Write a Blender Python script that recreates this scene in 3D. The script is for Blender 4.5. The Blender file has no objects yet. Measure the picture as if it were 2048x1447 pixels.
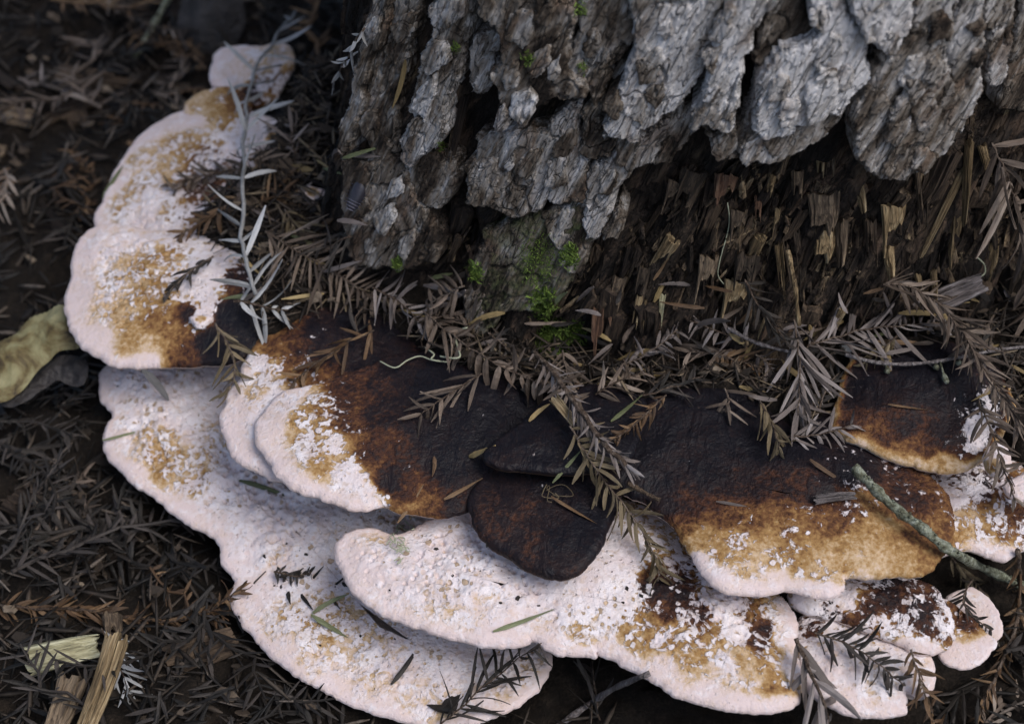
import bpy, math, random
import numpy as np
from mathutils import Vector, Matrix, Quaternion

random.seed(7)
rng = np.random.default_rng(7)
scene = bpy.context.scene
COL = scene.collection

# ------------------------------------------------------------------ camera, sky, sun, exposure
PITCH = math.radians(48.0)
FOCAL = 60.0
DIST = 0.85
AIM = Vector((0, 0, 0.06))
cam_d = bpy.data.cameras.new('camera')
cam_d.lens = FOCAL
cam_d.sensor_width = 36
cam_d.clip_start = 0.01
cam_d.clip_end = 60
cam_d.dof.use_dof = True
cam_d.dof.focus_distance = 0.77
cam_d.dof.aperture_fstop = 8.0
cam = bpy.data.objects.new('camera', cam_d)
COL.objects.link(cam)
cam.location = AIM + DIST * Vector((0, -math.cos(PITCH), math.sin(PITCH)))
cam.rotation_euler = (math.pi / 2 - PITCH, 0, 0)
scene.camera = cam

SUN_EL, SUN_AZ = math.radians(60), math.radians(125)
world = bpy.data.worlds.new('World')
scene.world = world
world.use_nodes = True
wn = world.node_tree.nodes
sky = wn.new('ShaderNodeTexSky')
sky.sky_type = 'NISHITA'
sky.sun_disc = False
sky.sun_elevation = SUN_EL
sky.sun_rotation = SUN_AZ
sky.air_density = 1.0
sky.dust_density = 3.0
sky.ozone_density = 1.0
wn['Background'].inputs['Strength'].default_value = 0.095
world.node_tree.links.new(sky.outputs[0], wn['Background'].inputs[0])
sun_d = bpy.data.lights.new('sun', 'SUN')
sun_d.energy = 1.5
sun_d.angle = math.radians(34)
sun_d.color = (1.0, 0.97, 0.94)
sun = bpy.data.objects.new('sun', sun_d)
COL.objects.link(sun)
sd = Vector((math.sin(SUN_AZ) * math.cos(SUN_EL), math.cos(SUN_AZ) * math.cos(SUN_EL), math.sin(SUN_EL)))
sun.rotation_euler = sd.to_track_quat('Z', 'Y').to_euler()
scene.view_settings.view_transform = 'Standard'
scene.view_settings.look = 'None'
scene.view_settings.gamma = 1.0
scene.view_settings.exposure = 0.42
scene.render.engine = 'CYCLES'
scene.cycles.max_bounces = 5
scene.cycles.diffuse_bounces = 3
scene.cycles.glossy_bounces = 2
scene.cycles.use_denoising = True
scene.cycles.use_adaptive_sampling = True
scene.cycles.adaptive_threshold = 0.025

# ------------------------------------------------------------------ geometry of the view (sizes measured on the photograph)
PXF = FOCAL / 36.0 * 2048
CAM = np.array(cam.location)
RIGHT = np.array((1.0, 0, 0))
UP = np.array((0, math.sin(PITCH), math.cos(PITCH)))
FWD = np.array((0, math.cos(PITCH), -math.sin(PITCH)))

def rays(p):
    p = np.atleast_2d(np.asarray(p, float))
    d = FWD[None] + RIGHT[None] * ((p[:, :1] - 1024) / PXF) + UP[None] * (-(p[:, 1:2] - 723.5) / PXF)
    return d

def on_plane(p, z0, kx=0.0, ky=0.0, ref=None):
    """points where sight lines meet the sloping plane z = z0 + kx(x-x0) + ky(y-y0)"""
    d = rays(p)
    x0 = y0 = 0.0
    if ref is not None:
        r = on_plane([ref], z0)[0]
        x0, y0 = r[0], r[1]
    t = (z0 + kx * (CAM[0] - x0) + ky * (CAM[1] - y0) - CAM[2]) / (d[:, 2] - kx * d[:, 0] - ky * d[:, 1])
    return CAM[None] + d * t[:, None]

# ------------------------------------------------------------------ noise
def _hash(ix, iy, iz, seed):
    h = (ix.astype(np.int64) * 374761393 + iy.astype(np.int64) * 668265263 + iz.astype(np.int64) * 2147483647 + seed * 144665) & 0xffffffff
    h = ((h ^ (h >> 13)) * 1274126177) & 0xffffffff
    h = h ^ (h >> 16)
    return (h & 0xffff) / 65535.0

def vnoise(x, y, z=None, seed=0):
    if z is None:
        z = np.zeros_like(x)
    ix, iy, iz = np.floor(x), np.floor(y), np.floor(z)
    fx, fy, fz = x - ix, y - iy, z - iz
    fx, fy, fz = fx * fx * (3 - 2 * fx), fy * fy * (3 - 2 * fy), fz * fz * (3 - 2 * fz)
    r = 0
    for a in (0, 1):
        for b in (0, 1):
            for c in (0, 1):
                w = (fx if a else 1 - fx) * (fy if b else 1 - fy) * (fz if c else 1 - fz)
                r = r + w * _hash(ix + a, iy + b, iz + c, seed)
    return r

def fbm(x, y, oct=4, seed=0, gain=0.5):
    s, a, t = 0, 1.0, 0
    for i in range(oct):
        s = s + a * vnoise(x * 2 ** i + 17.3 * i, y * 2 ** i - 9.1 * i, None, seed + i)
        t += a
        a *= gain
    return s / t

def worley(x, y, seed=0):
    ix, iy = np.floor(x), np.floor(y)
    best = np.full_like(x, 9.0)
    for a in (-1, 0, 1):
        for b in (-1, 0, 1):
            cx = ix + a + _hash(ix + a, iy + b, ix * 0, seed)
            cy = iy + b + _hash(ix + a, iy + b, ix * 0, seed + 5)
            best = np.minimum(best, (x - cx) ** 2 + (y - cy) ** 2)
    return np.sqrt(best)

# ------------------------------------------------------------------ mesh helpers
def mesh_np(name, verts, faces, mat, attrs=None, smooth=True):
    me = bpy.data.meshes.new(name)
    verts = np.asarray(verts, float)
    if isinstance(faces, np.ndarray):
        nq, k = faces.shape
        me.vertices.add(len(verts))
        me.vertices.foreach_set('co', verts.ravel())
        me.loops.add(nq * k)
        me.loops.foreach_set('vertex_index', faces.ravel().astype(np.int32))
        me.polygons.add(nq)
        me.polygons.foreach_set('loop_start', np.arange(0, nq * k, k, dtype=np.int32))
        me.update(calc_edges=True)
    else:
        me.from_pydata(verts.tolist(), [], faces)
    if smooth:
        me.polygons.foreach_set('use_smooth', np.ones(len(me.polygons), bool))
    for k_, v in (attrs or {}).items():
        v = np.asarray(v, float)
        if v.ndim == 1:
            at = me.attributes.new(k_, 'FLOAT', 'POINT')
            at.data.foreach_set('value', v)
        else:
            at = me.attributes.new(k_, 'FLOAT_VECTOR', 'POINT')
            at.data.foreach_set('vector', v.ravel())
    me.materials.append(mat)
    me.update()
    return me

def link(name, me, parent=None):
    o = bpy.data.objects.new(name, me)
    COL.objects.link(o)
    if parent is not None:
        o.parent = parent
    return o

def tag(o, label, cat, group=None, kind=None):
    o['label'] = label
    o['category'] = cat
    if group:
        o['group'] = group
    if kind:
        o['kind'] = kind
    return o

def empty(name, loc, label, cat, group=None):
    o = bpy.data.objects.new(name, None)
    o.empty_display_size = 0.01
    COL.objects.link(o)
    o.location = loc
    return tag(o, label, cat, group)

def spline(pts, n, closed=True):
    P = np.asarray(pts, float)
    m = len(P)
    seg = m if closed else m - 1
    g = lambda i: P[i % m] if closed else P[min(max(i, 0), m - 1)]
    out = []
    for i in range(seg):
        p0, p1, p2, p3 = g(i - 1), g(i), g(i + 1), g(i + 2)
        for t in np.linspace(0, 1, 24, endpoint=False):
            out.append(0.5 * (2 * p1 + (p2 - p0) * t + (2 * p0 - 5 * p1 + 4 * p2 - p3) * t * t + (3 * p1 - p0 - 3 * p2 + p3) * t ** 3))
    if not closed:
        out.append(P[-1])
    out = np.array(out)
    Q = np.vstack([out, out[:1]]) if closed else out
    L = np.r_[0, np.cumsum(np.linalg.norm(np.diff(Q, axis=0), axis=1))]
    s = np.linspace(0, L[-1], n, endpoint=not closed)
    return np.stack([np.interp(s, L, Q[:, k]) for k in range(P.shape[1])], 1)

def nearest_on_poly(P, H):
    H = np.asarray(H, float)
    if len(H) == 1:
        return np.repeat(H, len(P), 0)
    best, bp = np.full(len(P), 1e9), np.zeros_like(P)
    for a, b in zip(H[:-1], H[1:]):
        ab = b - a
        t = np.clip(((P - a) @ ab) / (ab @ ab), 0, 1)
        q = a + t[:, None] * ab
        d = ((P - q) ** 2).sum(1)
        m = d < best
        best[m] = d[m]
        bp[m] = q[m]
    return bp

def edge_dist(V, O):
    d = np.full(len(V), 1e9)
    for i in range(0, len(V), 4000):
        v = V[i:i + 4000]
        d[i:i + 4000] = np.sqrt(((v[:, None, :] - O[None, ::2, :]) ** 2).sum(2)).min(1)
    return d

def fill2d(O, hub, rings):
    inner = nearest_on_poly(O, hub)
    s = 1 - (1 - np.linspace(0.0, 1, rings)) ** 1.35
    s[0] = 0.001
    V = inner[None] + s[:, None, None] * (O - inner)[None]
    n = len(O)
    i = np.arange(n)
    j = (i + 1) % n
    F = np.concatenate([np.stack([r * n + i, r * n + j, (r + 1) * n + j, (r + 1) * n + i], 1) for r in range(rings - 1)])
    return V.reshape(-1, 2), F, n

def ccw(P):
    P = np.asarray(P, float)
    x, y = P[:, 0], P[:, 1]
    return P if (x * np.roll(y, -1) - np.roll(x, -1) * y).sum() > 0 else P[::-1]

# ------------------------------------------------------------------ node materials
class NT:
    def __init__(s, name):
        s.m = bpy.data.materials.new(name)
        s.m.use_nodes = True
        s.t = s.m.node_tree
        s.b = s.t.nodes['Principled BSDF']
    def n(s, typ, **kw):
        nd = s.t.nodes.new(typ)
        for k, v in kw.items():
            setattr(nd, k, v)
        return nd
    def l(s, a, b):
        s.t.links.new(a, b)
    def val(s, sock, v):
        if hasattr(v, 'is_output'):
            s.l(v, sock)
        else:
            sock.default_value = v
    def math(s, op, a, b=0.5, c=0.5, clamp=False):
        nd = s.n('ShaderNodeMath', operation=op)
        nd.use_clamp = clamp
        s.val(nd.inputs[0], a); s.val(nd.inputs[1], b); s.val(nd.inputs[2], c)
        return nd.outputs[0]
    def smooth(s, v, lo, hi, a=0.0, b=1.0):
        nd = s.n('ShaderNodeMapRange', interpolation_type='SMOOTHSTEP')
        s.val(nd.inputs[0], v)
        for i, x in enumerate((lo, hi, a, b)):
            s.val(nd.inputs[i + 1], x)
        return nd.outputs[0]
    def noise(s, vec, scale, detail=4, rough=0.55, dist=0.0):
        nd = s.n('ShaderNodeTexNoise')
        s.val(nd.inputs['Vector'], vec)
        nd.inputs['Scale'].default_value = scale
        nd.inputs['Detail'].default_value = detail
        nd.inputs['Roughness'].default_value = rough
        nd.inputs['Distortion'].default_value = dist
        return nd.outputs['Fac']
    def voro(s, vec, scale, feature='F1', rnd=1.0):
        nd = s.n('ShaderNodeTexVoronoi', feature=feature)
        s.val(nd.inputs['Vector'], vec)
        nd.inputs['Scale'].default_value = scale
        nd.inputs['Randomness'].default_value = rnd
        return nd.outputs['Distance']
    def ramp(s, fac, stops, interp='LINEAR'):
        nd = s.n('ShaderNodeValToRGB')
        cr = nd.color_ramp
        cr.interpolation = interp
        while len(cr.elements) < len(stops):
            cr.elements.new(0.5)
        for e, (p, c) in zip(cr.elements, stops):
            e.position = p
            e.color = (*c, 1)
        s.val(nd.inputs[0], fac)
        return nd.outputs[0]
    def mix(s, fac, a, b, mode='MIX'):
        nd = s.n('ShaderNodeMix', data_type='RGBA', blend_type=mode)
        s.val(nd.inputs[0], fac)
        for sock, v in ((nd.inputs[6], a), (nd.inputs[7], b)):
            if isinstance(v, tuple):
                sock.default_value = (*v, 1) if len(v) == 3 else v
            else:
                s.l(v, sock)
        return nd.outputs[2]
    def attr(s, name, out='Fac'):
        return s.n('ShaderNodeAttribute', attribute_name=name).outputs[out]
    def coord(s, scale=(1, 1, 1), vec=None):
        mp = s.n('ShaderNodeMapping')
        mp.inputs['Scale'].default_value = scale
        s.l(vec if vec is not None else s.n('ShaderNodeTexCoord').outputs['Object'], mp.inputs['Vector'])
        return mp.outputs[0]
    def rand(s):
        return s.n('ShaderNodeObjectInfo').outputs['Random']
    def bump(s, h, dist, strength=1.0, normal=None):
        nd = s.n('ShaderNodeBump')
        nd.inputs['Distance'].default_value = dist
        nd.inputs['Strength'].default_value = strength
        s.l(h, nd.inputs['Height'])
        if normal is not None:
            s.l(normal, nd.inputs['Normal'])
        return nd.outputs[0]
    def out(s, color=None, rough=None, normal=None, spec=None):
        if color is not None:
            s.val(s.b.inputs['Base Color'], color if hasattr(color, 'is_output') else (*color, 1))
        if rough is not None:
            s.val(s.b.inputs['Roughness'], rough)
        if normal is not None:
            s.l(normal, s.b.inputs['Normal'])
        if spec is not None:
            s.val(s.b.inputs['Specular IOR Level'], spec)
        return s.m

def mat_fungus():
    t = NT('fungus_cap')
    c = t.coord()
    zone, wh = t.attr('zone'), t.attr('white')
    z = t.math('ADD', zone, t.math('MULTIPLY', t.math('SUBTRACT', t.noise(c, 55, 3, 0.68, 0.4), 0.5), 0.55))
    z = t.math('ADD', z, t.math('MULTIPLY', t.math('SUBTRACT', t.noise(c, 420, 2, 0.7), 0.5), 0.46))
    base = t.ramp(z, [(0.0, (.69, .57, .56)), (.16, (.67, .54, .49)), (.30, (.53, .38, .23)), (.42, (.34, .20, .075)),
                      (.55, (.17, .078, .028)), (.67, (.065, .025, .014)), (.80, (.017, .010, .011)), (1.0, (.0065, .0060, .0095))])
    # white crust with frayed outline, pits and islands
    n1 = t.noise(c, 115, 4, 0.68, 1.1)
    n2 = t.noise(c, 260, 2, 0.6, 0.5)
    v1 = t.voro(c, 230)
    w = t.math('ADD', wh, t.math('MULTIPLY', t.math('SUBTRACT', n1, 0.5), 1.6))
    w = t.math('ADD', w, t.math('MULTIPLY', t.math('SUBTRACT', n2, 0.5), 1.0))
    pits = t.smooth(t.math('ADD', v1, t.math('MULTIPLY', t.math('SUBTRACT', t.noise(c, 120, 2), .5), .7)), 0.12, 0.30)
    w = t.math('SUBTRACT', w, t.math('MULTIPLY', t.math('SUBTRACT', 1.0, pits), 0.42))
    soft = t.math('ADD', .085, t.math('MULTIPLY', t.smooth(z, .35, .05), .22))
    mask = t.smooth(w, t.math('SUBTRACT', .5, soft), t.math('ADD', .5, soft))
    # round white droplets on the bare skin, brown pits in the crust
    def cells(scale):
        nd = t.n('ShaderNodeTexVoronoi', feature='F1')
        wv = t.n('ShaderNodeVectorMath', operation='ADD')
        t.l(c, wv.inputs[0])
        nz = t.n('ShaderNodeTexNoise')
        t.l(c, nz.inputs['Vector'])
        nz.inputs['Scale'].default_value = scale * 1.2
        nz.inputs['Detail'].default_value = 1
        sc = t.n('ShaderNodeVectorMath', operation='SCALE')
        t.l(nz.outputs['Color'], sc.inputs[0])
        sc.inputs['Scale'].default_value = .75 / scale
        t.l(sc.outputs[0], wv.inputs[1])
        t.l(wv.outputs[0], nd.inputs['Vector'])
        nd.inputs['Scale'].default_value = scale
        sep = t.n('ShaderNodeSeparateColor')
        t.l(nd.outputs['Color'], sep.inputs[0])
        return nd.outputs['Distance'], sep.outputs[0]
    d1, r1 = cells(240)
    thr = t.math('SUBTRACT', 1.0, t.math('MULTIPLY', wh, .95))
    rad1 = t.math('MULTIPLY', t.smooth(r1, thr, t.math('ADD', thr, .35)), .46)
    dots = t.smooth(t.math('SUBTRACT', rad1, d1), .0, .12)
    dots = t.math('MULTIPLY', dots, t.smooth(zone, .22, .32))
    mask = t.math('MAXIMUM', mask, dots)
    d2, r2 = cells(300)
    rad2 = t.math('MULTIPLY', t.smooth(r2, .50, .92), t.math('MULTIPLY', t.smooth(t.noise(c, 48, 2), .42, .60), .50))
    pit = t.smooth(t.math('SUBTRACT', rad2, d2), .0, .06)
    pit = t.math('MULTIPLY', pit, t.smooth(wh, .42, .6))
    wcol = t.mix(t.smooth(t.noise(c, 90, 3), .3, .7), (.68, .595, .61), (.79, .745, .775))
    wcol = t.mix(t.math('MULTIPLY', t.smooth(t.noise(c, 330, 2), .52, .72), .6), wcol, (.55, .43, .35))
    wcol = t.mix(t.math('MULTIPLY', pit, .85), wcol, (.36, .25, .14))
    mask = t.math('MULTIPLY', mask, t.smooth(t.noise(c, 210, 2), .25, .6, .72, 1.0))
    col = t.mix(mask, base, wcol)
    # fine dirt specks
    sp = t.smooth(t.noise(c, 900, 2, .5), .70, .76)
    col = t.mix(t.math('MULTIPLY', sp, .6), col, (.10, .07, .05))
    fine = t.noise(c, 520, 3, .65)
    h = t.math('ADD', t.math('MULTIPLY', t.math('MULTIPLY', mask, t.smooth(z, .1, .4, .25, 1.0)), .8), t.math('MULTIPLY', fine, .7))
    h = t.math('SUBTRACT', h, t.math('MULTIPLY', pit, .7))
    h = t.math('SUBTRACT', h, t.math('MULTIPLY', t.math('MULTIPLY', t.math('SUBTRACT', 1.0, t.smooth(t.voro(c, 330), .05, .3)), wh), .8))
    h = t.math('ADD', h, t.math('MULTIPLY', t.math('MULTIPLY', t.smooth(z, .5, .85), t.noise(t.coord((1, .45, 1)), 130, 3, .6, .8)), 2.6))
    nb = t.bump(h, .0008, .9)
    nb = t.bump(t.noise(c, 1500, 1, .6), .00025, .7, nb)
    rough = t.smooth(z, .6, .9, .82, .50)
    return t.out(col, rough, nb, t.smooth(z, .5, .9, .3, .22))

def mat_pores(name, c0, c1):
    t = NT(name)
    c = t.coord()
    col = t.mix(t.noise(c, 120, 2), c0, c1)
    return t.out(col, .85, t.bump(t.voro(c, 1400), .0004, .8), .2)

def mat_bark(name, ramp, moss=0.0, contrast=1.0):
    t = NT(name)
    g = t.attr('grain', 'Vector')
    tone = t.attr('tone')
    long_ = t.coord((1, .11, 1), g)
    f1 = t.noise(long_, 110, 3, .68, .6)
    f2 = t.noise(t.coord((1, .07, 1), g), 480, 2, .65, .3)
    blot = t.noise(t.coord((1, .55, 1), g), 42, 3, .68, .9)
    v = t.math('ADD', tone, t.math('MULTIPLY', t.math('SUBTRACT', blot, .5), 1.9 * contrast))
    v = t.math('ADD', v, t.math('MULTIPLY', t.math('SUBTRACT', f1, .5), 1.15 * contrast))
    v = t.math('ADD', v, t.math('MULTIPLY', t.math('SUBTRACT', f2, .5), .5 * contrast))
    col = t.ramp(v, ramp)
    # warm stains where outer flakes broke away
    col = t.mix(t.math('MULTIPLY', t.smooth(t.noise(t.coord((1, .5, 1), g), 70, 4, .6, .8), .54, .68), .6), col, (.15, .10, .07))
    # black specks and lichen dust
    col = t.mix(t.math('MULTIPLY', t.smooth(t.noise(t.coord((1, .5, 1), g), 700, 2, .5), .66, .74), .75), col, (.02, .018, .017))
    ms = t.attr('moss')
    mm = t.math('MULTIPLY', t.smooth(t.math('ADD', ms, t.math('SUBTRACT', t.noise(g, 130, 5, .65), .5)), .45, .9), .75)
    col = t.mix(mm, col, t.mix(t.noise(g, 600, 3), (.05, .065, .02), (.14, .17, .07)))
    ck = t.noise(t.coord((1, .16, 1), g), 62, 3, .62, .6)
    line = t.smooth(t.math('ABSOLUTE', t.math('SUBTRACT', ck, .5)), .0, .012)
    ck2 = t.noise(t.coord((.5, 1.0, 1), g), 70, 2, .6, .7)
    line2 = t.math('MAXIMUM', t.smooth(t.math('ABSOLUTE', t.math('SUBTRACT', ck2, .53)), .0, .009), t.smooth(blot, .46, .52))
    lines = t.math('MULTIPLY', line, line2)
    col = t.mix(t.math('MULTIPLY', t.math('SUBTRACT', 1.0, lines), .5), col, (.022, .018, .016))
    step = t.math('MULTIPLY', t.math('FLOOR', t.math('MULTIPLY', blot, 9.0)), .13)
    pitn = t.smooth(t.noise(t.coord((1, .4, 1), g), 420, 1, .6), .40, .55)
    h = t.math('ADD', t.math('MULTIPLY', f1, .9), t.math('MULTIPLY', f2, .9))
    h = t.math('ADD', h, t.math('ADD', t.math('MULTIPLY', lines, 1.1), t.math('ADD', step, t.math('MULTIPLY', pitn, .45))))
    nb = t.bump(h, .0020, .9)
    nb = t.bump(t.noise(g, 1300, 2, .7), .0006, .7, nb)
    return t.out(col, .88, nb, .25)

BARK_RAMP = [(0.0, (.020, .015, .012)), (.20, (.070, .053, .040)), (.38, (.175, .147, .120)), (.55, (.31, .285, .262)),
             (.72, (.48, .46, .45)), (1.0, (.68, .665, .67))]
ROT_RAMP = [(0.0, (.010, .008, .007)), (.35, (.028, .021, .017)), (.55, (.064, .047, .034)), (.75, (.15, .108, .068)), (1.0, (.38, .29, .18))]

def mat_wood(name, dark, mid, light, rnd=.5):
    t = NT(name)
    c = t.coord()
    g = t.coord((1, 1, .06))
    f = t.noise(g, 620, 3, .68, .3)
    blot = t.noise(t.coord((1, 1, .4)), 130, 4, .6)
    v = t.math('ADD', t.math('MULTIPLY', t.math('SUBTRACT', f, .5), 1.7), t.math('MULTIPLY', blot, .75))
    v = t.math('ADD', v, t.math('ADD', .22, t.math('MULTIPLY', t.math('SUBTRACT', t.rand(), .5), rnd)))
    col = t.ramp(v, [(.25, dark), (.6, mid), (.95, light)])
    return t.out(col, .85, t.bump(f, .0022, 1.0), .25)

def mat_needle(name, stops, rnd=.7, gloss=.6):
    t = NT(name)
    g = t.coord((1, .12, 1))
    f = t.noise(g, 1300, 4, .6)
    v = t.math('ADD', t.math('MULTIPLY', t.math('SUBTRACT', t.rand(), .5), rnd), t.math('ADD', t.math('MULTIPLY', t.noise(t.coord(), 160, 3), .6), .2))
    v = t.math('ADD', v, t.math('MULTIPLY', t.math('SUBTRACT', f, .5), .5))
    v = t.math('ADD', v, t.attr('tint'))
    col = t.ramp(v, stops)
    return t.out(col, gloss, t.bump(f, .0006, .8), .35)

def mat_needle_lit(name, stops, gloss=.65):
    """joined litter: colour varies piece by piece through a stored value"""
    t = NT(name)
    v = t.math('ADD', t.attr('pick'), t.math('MULTIPLY', t.math('SUBTRACT', t.noise(t.coord(), 500, 3), .5), .4))
    return t.out(t.ramp(v, stops), gloss, t.bump(t.noise(t.coord(), 1200, 3), .0004, .6), .3)

M = {}
M['cap'] = mat_fungus()
M['pores'] = mat_pores('fungus_pores', (.62, .50, .45), (.74, .64, .58))
M['pores_dark'] = mat_pores('fungus_pores_aged', (.05, .03, .022), (.11, .07, .05))
M['bark'] = mat_bark('bark_grey', BARK_RAMP)
M['rot'] = mat_bark('rotten_heartwood', ROT_RAMP, contrast=.95)
M['wood_dark'] = mat_wood('wood_dark', (.011, .008, .007), (.036, .026, .020), (.105, .074, .050))
M['wood_mid'] = mat_wood('wood_brown', (.022, .017, .013), (.088, .065, .046), (.26, .195, .13))
M['wood_tan'] = mat_wood('wood_tan', (.05, .034, .019), (.23, .165, .09), (.52, .41, .25), .3)
M['wood_pale'] = mat_wood('wood_pale', (.15, .13, .075), (.42, .39, .24), (.62, .60, .42), .15)
M['wood_grey'] = mat_wood('wood_grey', (.05, .043, .042), (.15, .13, .128), (.28, .26, .26), .2)
M['wood_red'] = mat_wood('wood_red', (.035, .02, .014), (.12, .066, .042), (.22, .14, .09), .2)
M['n_brown'] = mat_needle('needle_brown', [(0, (.030, .022, .017)), (.4, (.092, .068, .052)), (.7, (.17, .130, .102)), (1, (.28, .23, .19))])
M['n_grey'] = mat_needle('needle_greybrown', [(0, (.055, .045, .042)), (.45, (.14, .115, .105)), (.75, (.23, .20, .19)), (1, (.36, .33, .33))])
M['n_silver'] = mat_needle('needle_silver', [(0, (.13, .13, .13)), (.5, (.33, .335, .34)), (1, (.58, .59, .61))], .6)
M['n_orange'] = mat_needle('needle_orange', [(0, (.030, .018, .010)), (.5, (.105, .060, .031)), (1, (.22, .14, .075))])
M['n_dark'] = mat_needle('needle_dark', [(0, (.008, .007, .006)), (.5, (.023, .019, .016)), (1, (.060, .050, .045))])
M['n_tan'] = mat_needle('needle_tan', [(0, (.10, .07, .03)), (.5, (.25, .18, .08)), (1, (.44, .34, .17))], .5)
M['n_olive'] = mat_needle('needle_olive', [(0, (.035, .026, .014)), (.5, (.115, .088, .050)), (1, (.24, .19, .12))])
M['n_green'] = mat_needle('needle_green', [(0, (.045, .055, .025)), (.5, (.13, .145, .07)), (1, (.30, .33, .19))], .5)
M['stem'] = mat_wood('twig_stem', (.03, .02, .014), (.085, .060, .045), (.19, .15, .12), .3)
# ------------------------------------------------------------------ bracket fungi
def bracket(label, outline, hub, z0, kx, ky, ref, ctrl, bulge=.006, r=.0026, thick=.008, edge_zone=.03, edge_w=.004,
            n=520, rings=64, seed=0, rough=1.0, group=None, name='bracket_fungus', wavy=.0016):
    P = on_plane(outline, z0, kx, ky, ref)[:, :2]
    H = on_plane(hub, z0, kx, ky, ref)[:, :2]
    r0 = on_plane([ref], z0)[0]
    O = ccw(spline(P, n))
    # small irregularities of the growing edge
    nrm = np.roll(O, -1, 0) - np.roll(O, 1, 0)
    nrm = np.stack([nrm[:, 1], -nrm[:, 0]], 1)
    nrm /= np.linalg.norm(nrm, axis=1)[:, None] + 1e-9
    O = O + nrm * ((fbm(O[:, 0] * 90, O[:, 1] * 90, 3, seed) - .5) * .0036 + (fbm(O[:, 0] * 420, O[:, 1] * 420, 2, seed + 3) - .5) * .0011)[:, None]
    V, F, n = fill2d(O, H, rings)
    d = edge_dist(V, O)
    d[-n:] = 0
    x, y = V[:, 0], V[:, 1]
    plane = z0 + kx * (x - r0[0]) + ky * (y - r0[1])
    q = np.clip(d / r, 0, 1)
    wob = (fbm(x * 22, y * 22, 2, seed + 9) - .5) * 2 * wavy * 2
    top = r * np.sqrt(1 - (1 - q) ** 2) + bulge * (1 - np.exp(-d / .028)) + wob
    # control values: pigment zone and white crust
    C = on_plane([c[:2] for c in ctrl], z0 + .004, kx, ky, ref)[:, :2]
    cz, cw = np.array([c[2] for c in ctrl]), np.array([c[3] for c in ctrl])
    dd = ((V[:, None, :] - C[None]) ** 2).sum(2) + 1e-6
    w = 1 / dd ** 1.9
    w /= w.sum(1)[:, None]
    zone, white = w @ cz, w @ cw
    em = np.exp(-(d / edge_w) ** 2)
    if edge_zone < .3:
        em = em * np.clip((.36 - zone) / .12, 0, 1)
    zone = zone * (1 - em) + edge_zone * em
    white = white * (1 - em) + (.30 if edge_zone < .2 else .0) * em
    # relief: warts and pits in the crust, faint growth rings
    lump = np.clip((fbm(x * 26, y * 26, 3, seed + 60) - .36) / .26, .12, 1.0)
    amt = np.clip(white * 1.3, .15, 1.0) * np.clip((d - .003) / .014, .06, 1) * rough * lump
    pk = np.clip(.30 - worley(x * 210, y * 210, seed + 2), 0, .3) * np.clip((fbm(x * 40, y * 40, 2, seed + 66) - .42) / .1, 0, 1)
    rel = (fbm(x * 160, y * 160, 4, seed + 20) - .5) * .0030 + (.35 - np.minimum(worley(x * 120, y * 120, seed), .7)) * .0012 - pk * .0075
    rel += (fbm(x * 55, y * 55, 2, seed + 30) - .5) * .003
    ring = np.sin(d * 2 * np.pi / .014 + 3 * fbm(x * 30, y * 30, 2, seed + 40)) * .00016 * np.clip(d / .01, 0, 1)
    top = top + rel * amt + ring
    base = Vector((float(H[:, 0].mean()), float(H[:, 1].mean()), float(z0)))
    root = empty(name, base, label, 'fungus', group)
    b = np.array(base)
    v3 = np.column_stack([x, y, plane + top]) - b
    cap = mesh_np('cap', v3, F, M['cap'], {'zone': zone, 'white': white})
    # close the middle
    capo = link('cap', cap, root)
    # underside
    rb = 14
    V2, F2, n2 = fill2d(O, H, rb)
    d2 = edge_dist(V2, O)
    d2[-n:] = 0
    pl2 = z0 + kx * (V2[:, 0] - r0[0]) + ky * (V2[:, 1] - r0[1])
    q2 = np.clip(d2 / r, 0, 1)
    wob2 = (fbm(V2[:, 0] * 22, V2[:, 1] * 22, 2, seed + 9) - .5) * 4 * wavy
    bot = -r * .8 * np.sqrt(1 - (1 - q2) ** 2) - thick * (1 - np.exp(-d2 / .03)) + wob2
    und = np.column_stack([V2, pl2 + bot]) - b
    # bottom edge meets the top edge
    und[-n:, 2] = v3[-n:, 2]
    link('pore_surface', mesh_np('pore_surface', und, F2[:, ::-1].copy(), M['pores_dark' if edge_zone > .5 else 'pores']), root)
    return root

BR = {}
BR['U3'] = bracket('small pale pink bracket at the far end of the cluster, behind the silvery sprig',
    [(425,125),(440,100),(480,96),(520,97),(560,92),(588,112),(580,160),(550,205),(500,222),(440,192),(420,160)], [(490,145),(520,150)],
    .050, .05, .02, (425,130),
    [(440,120,.05,.4),(470,140,.2,.35),(460,170,.1,.6),(520,130,.3,.5),(540,180,.5,.55),(500,190,.75,.2)], n=260, rings=34, seed=1)
BR['U2'] = bracket('pale pink bracket with ochre flecks, half covered by brown needles, beside an ochre knob',
    [(372,228),(330,240),(280,275),(240,325),(212,378),(206,402),(190,430),(188,468),(215,500),(300,545),(450,560),(600,520),(690,420),(640,290),(520,235),(440,215)],
    [(300,410),(520,380)], .046, .14, .02, (200,430),
    [(240,350,0.05,0.35),(300,275,0.05,0.40),(360,245,0.08,0.40),(200,450,0.05,0.40),(310,300,0.35,0.49),(275,340,0.33,0.45),(330,335,0.35,0.40),(350,295,0.39,0.45),(270,375,0.35,0.47),
     (240,425,0.32,0.55),(300,400,0.15,0.75),(340,400,0.42,0.60),(280,450,0.10,0.70),(350,430,0.52,0.55),(400,340,0.57,0.55),(390,380,0.70,0.40),(330,460,0.27,0.90),(420,430,0.75,0.35),(520,290,0.32,0.90),(550,300,0.47,0.85),(640,395,0.37,0.90),(600,420,0.80,0.50),(500,450,0.80,0.30)],
    n=560, rings=70, seed=2, wavy=.002)
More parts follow.
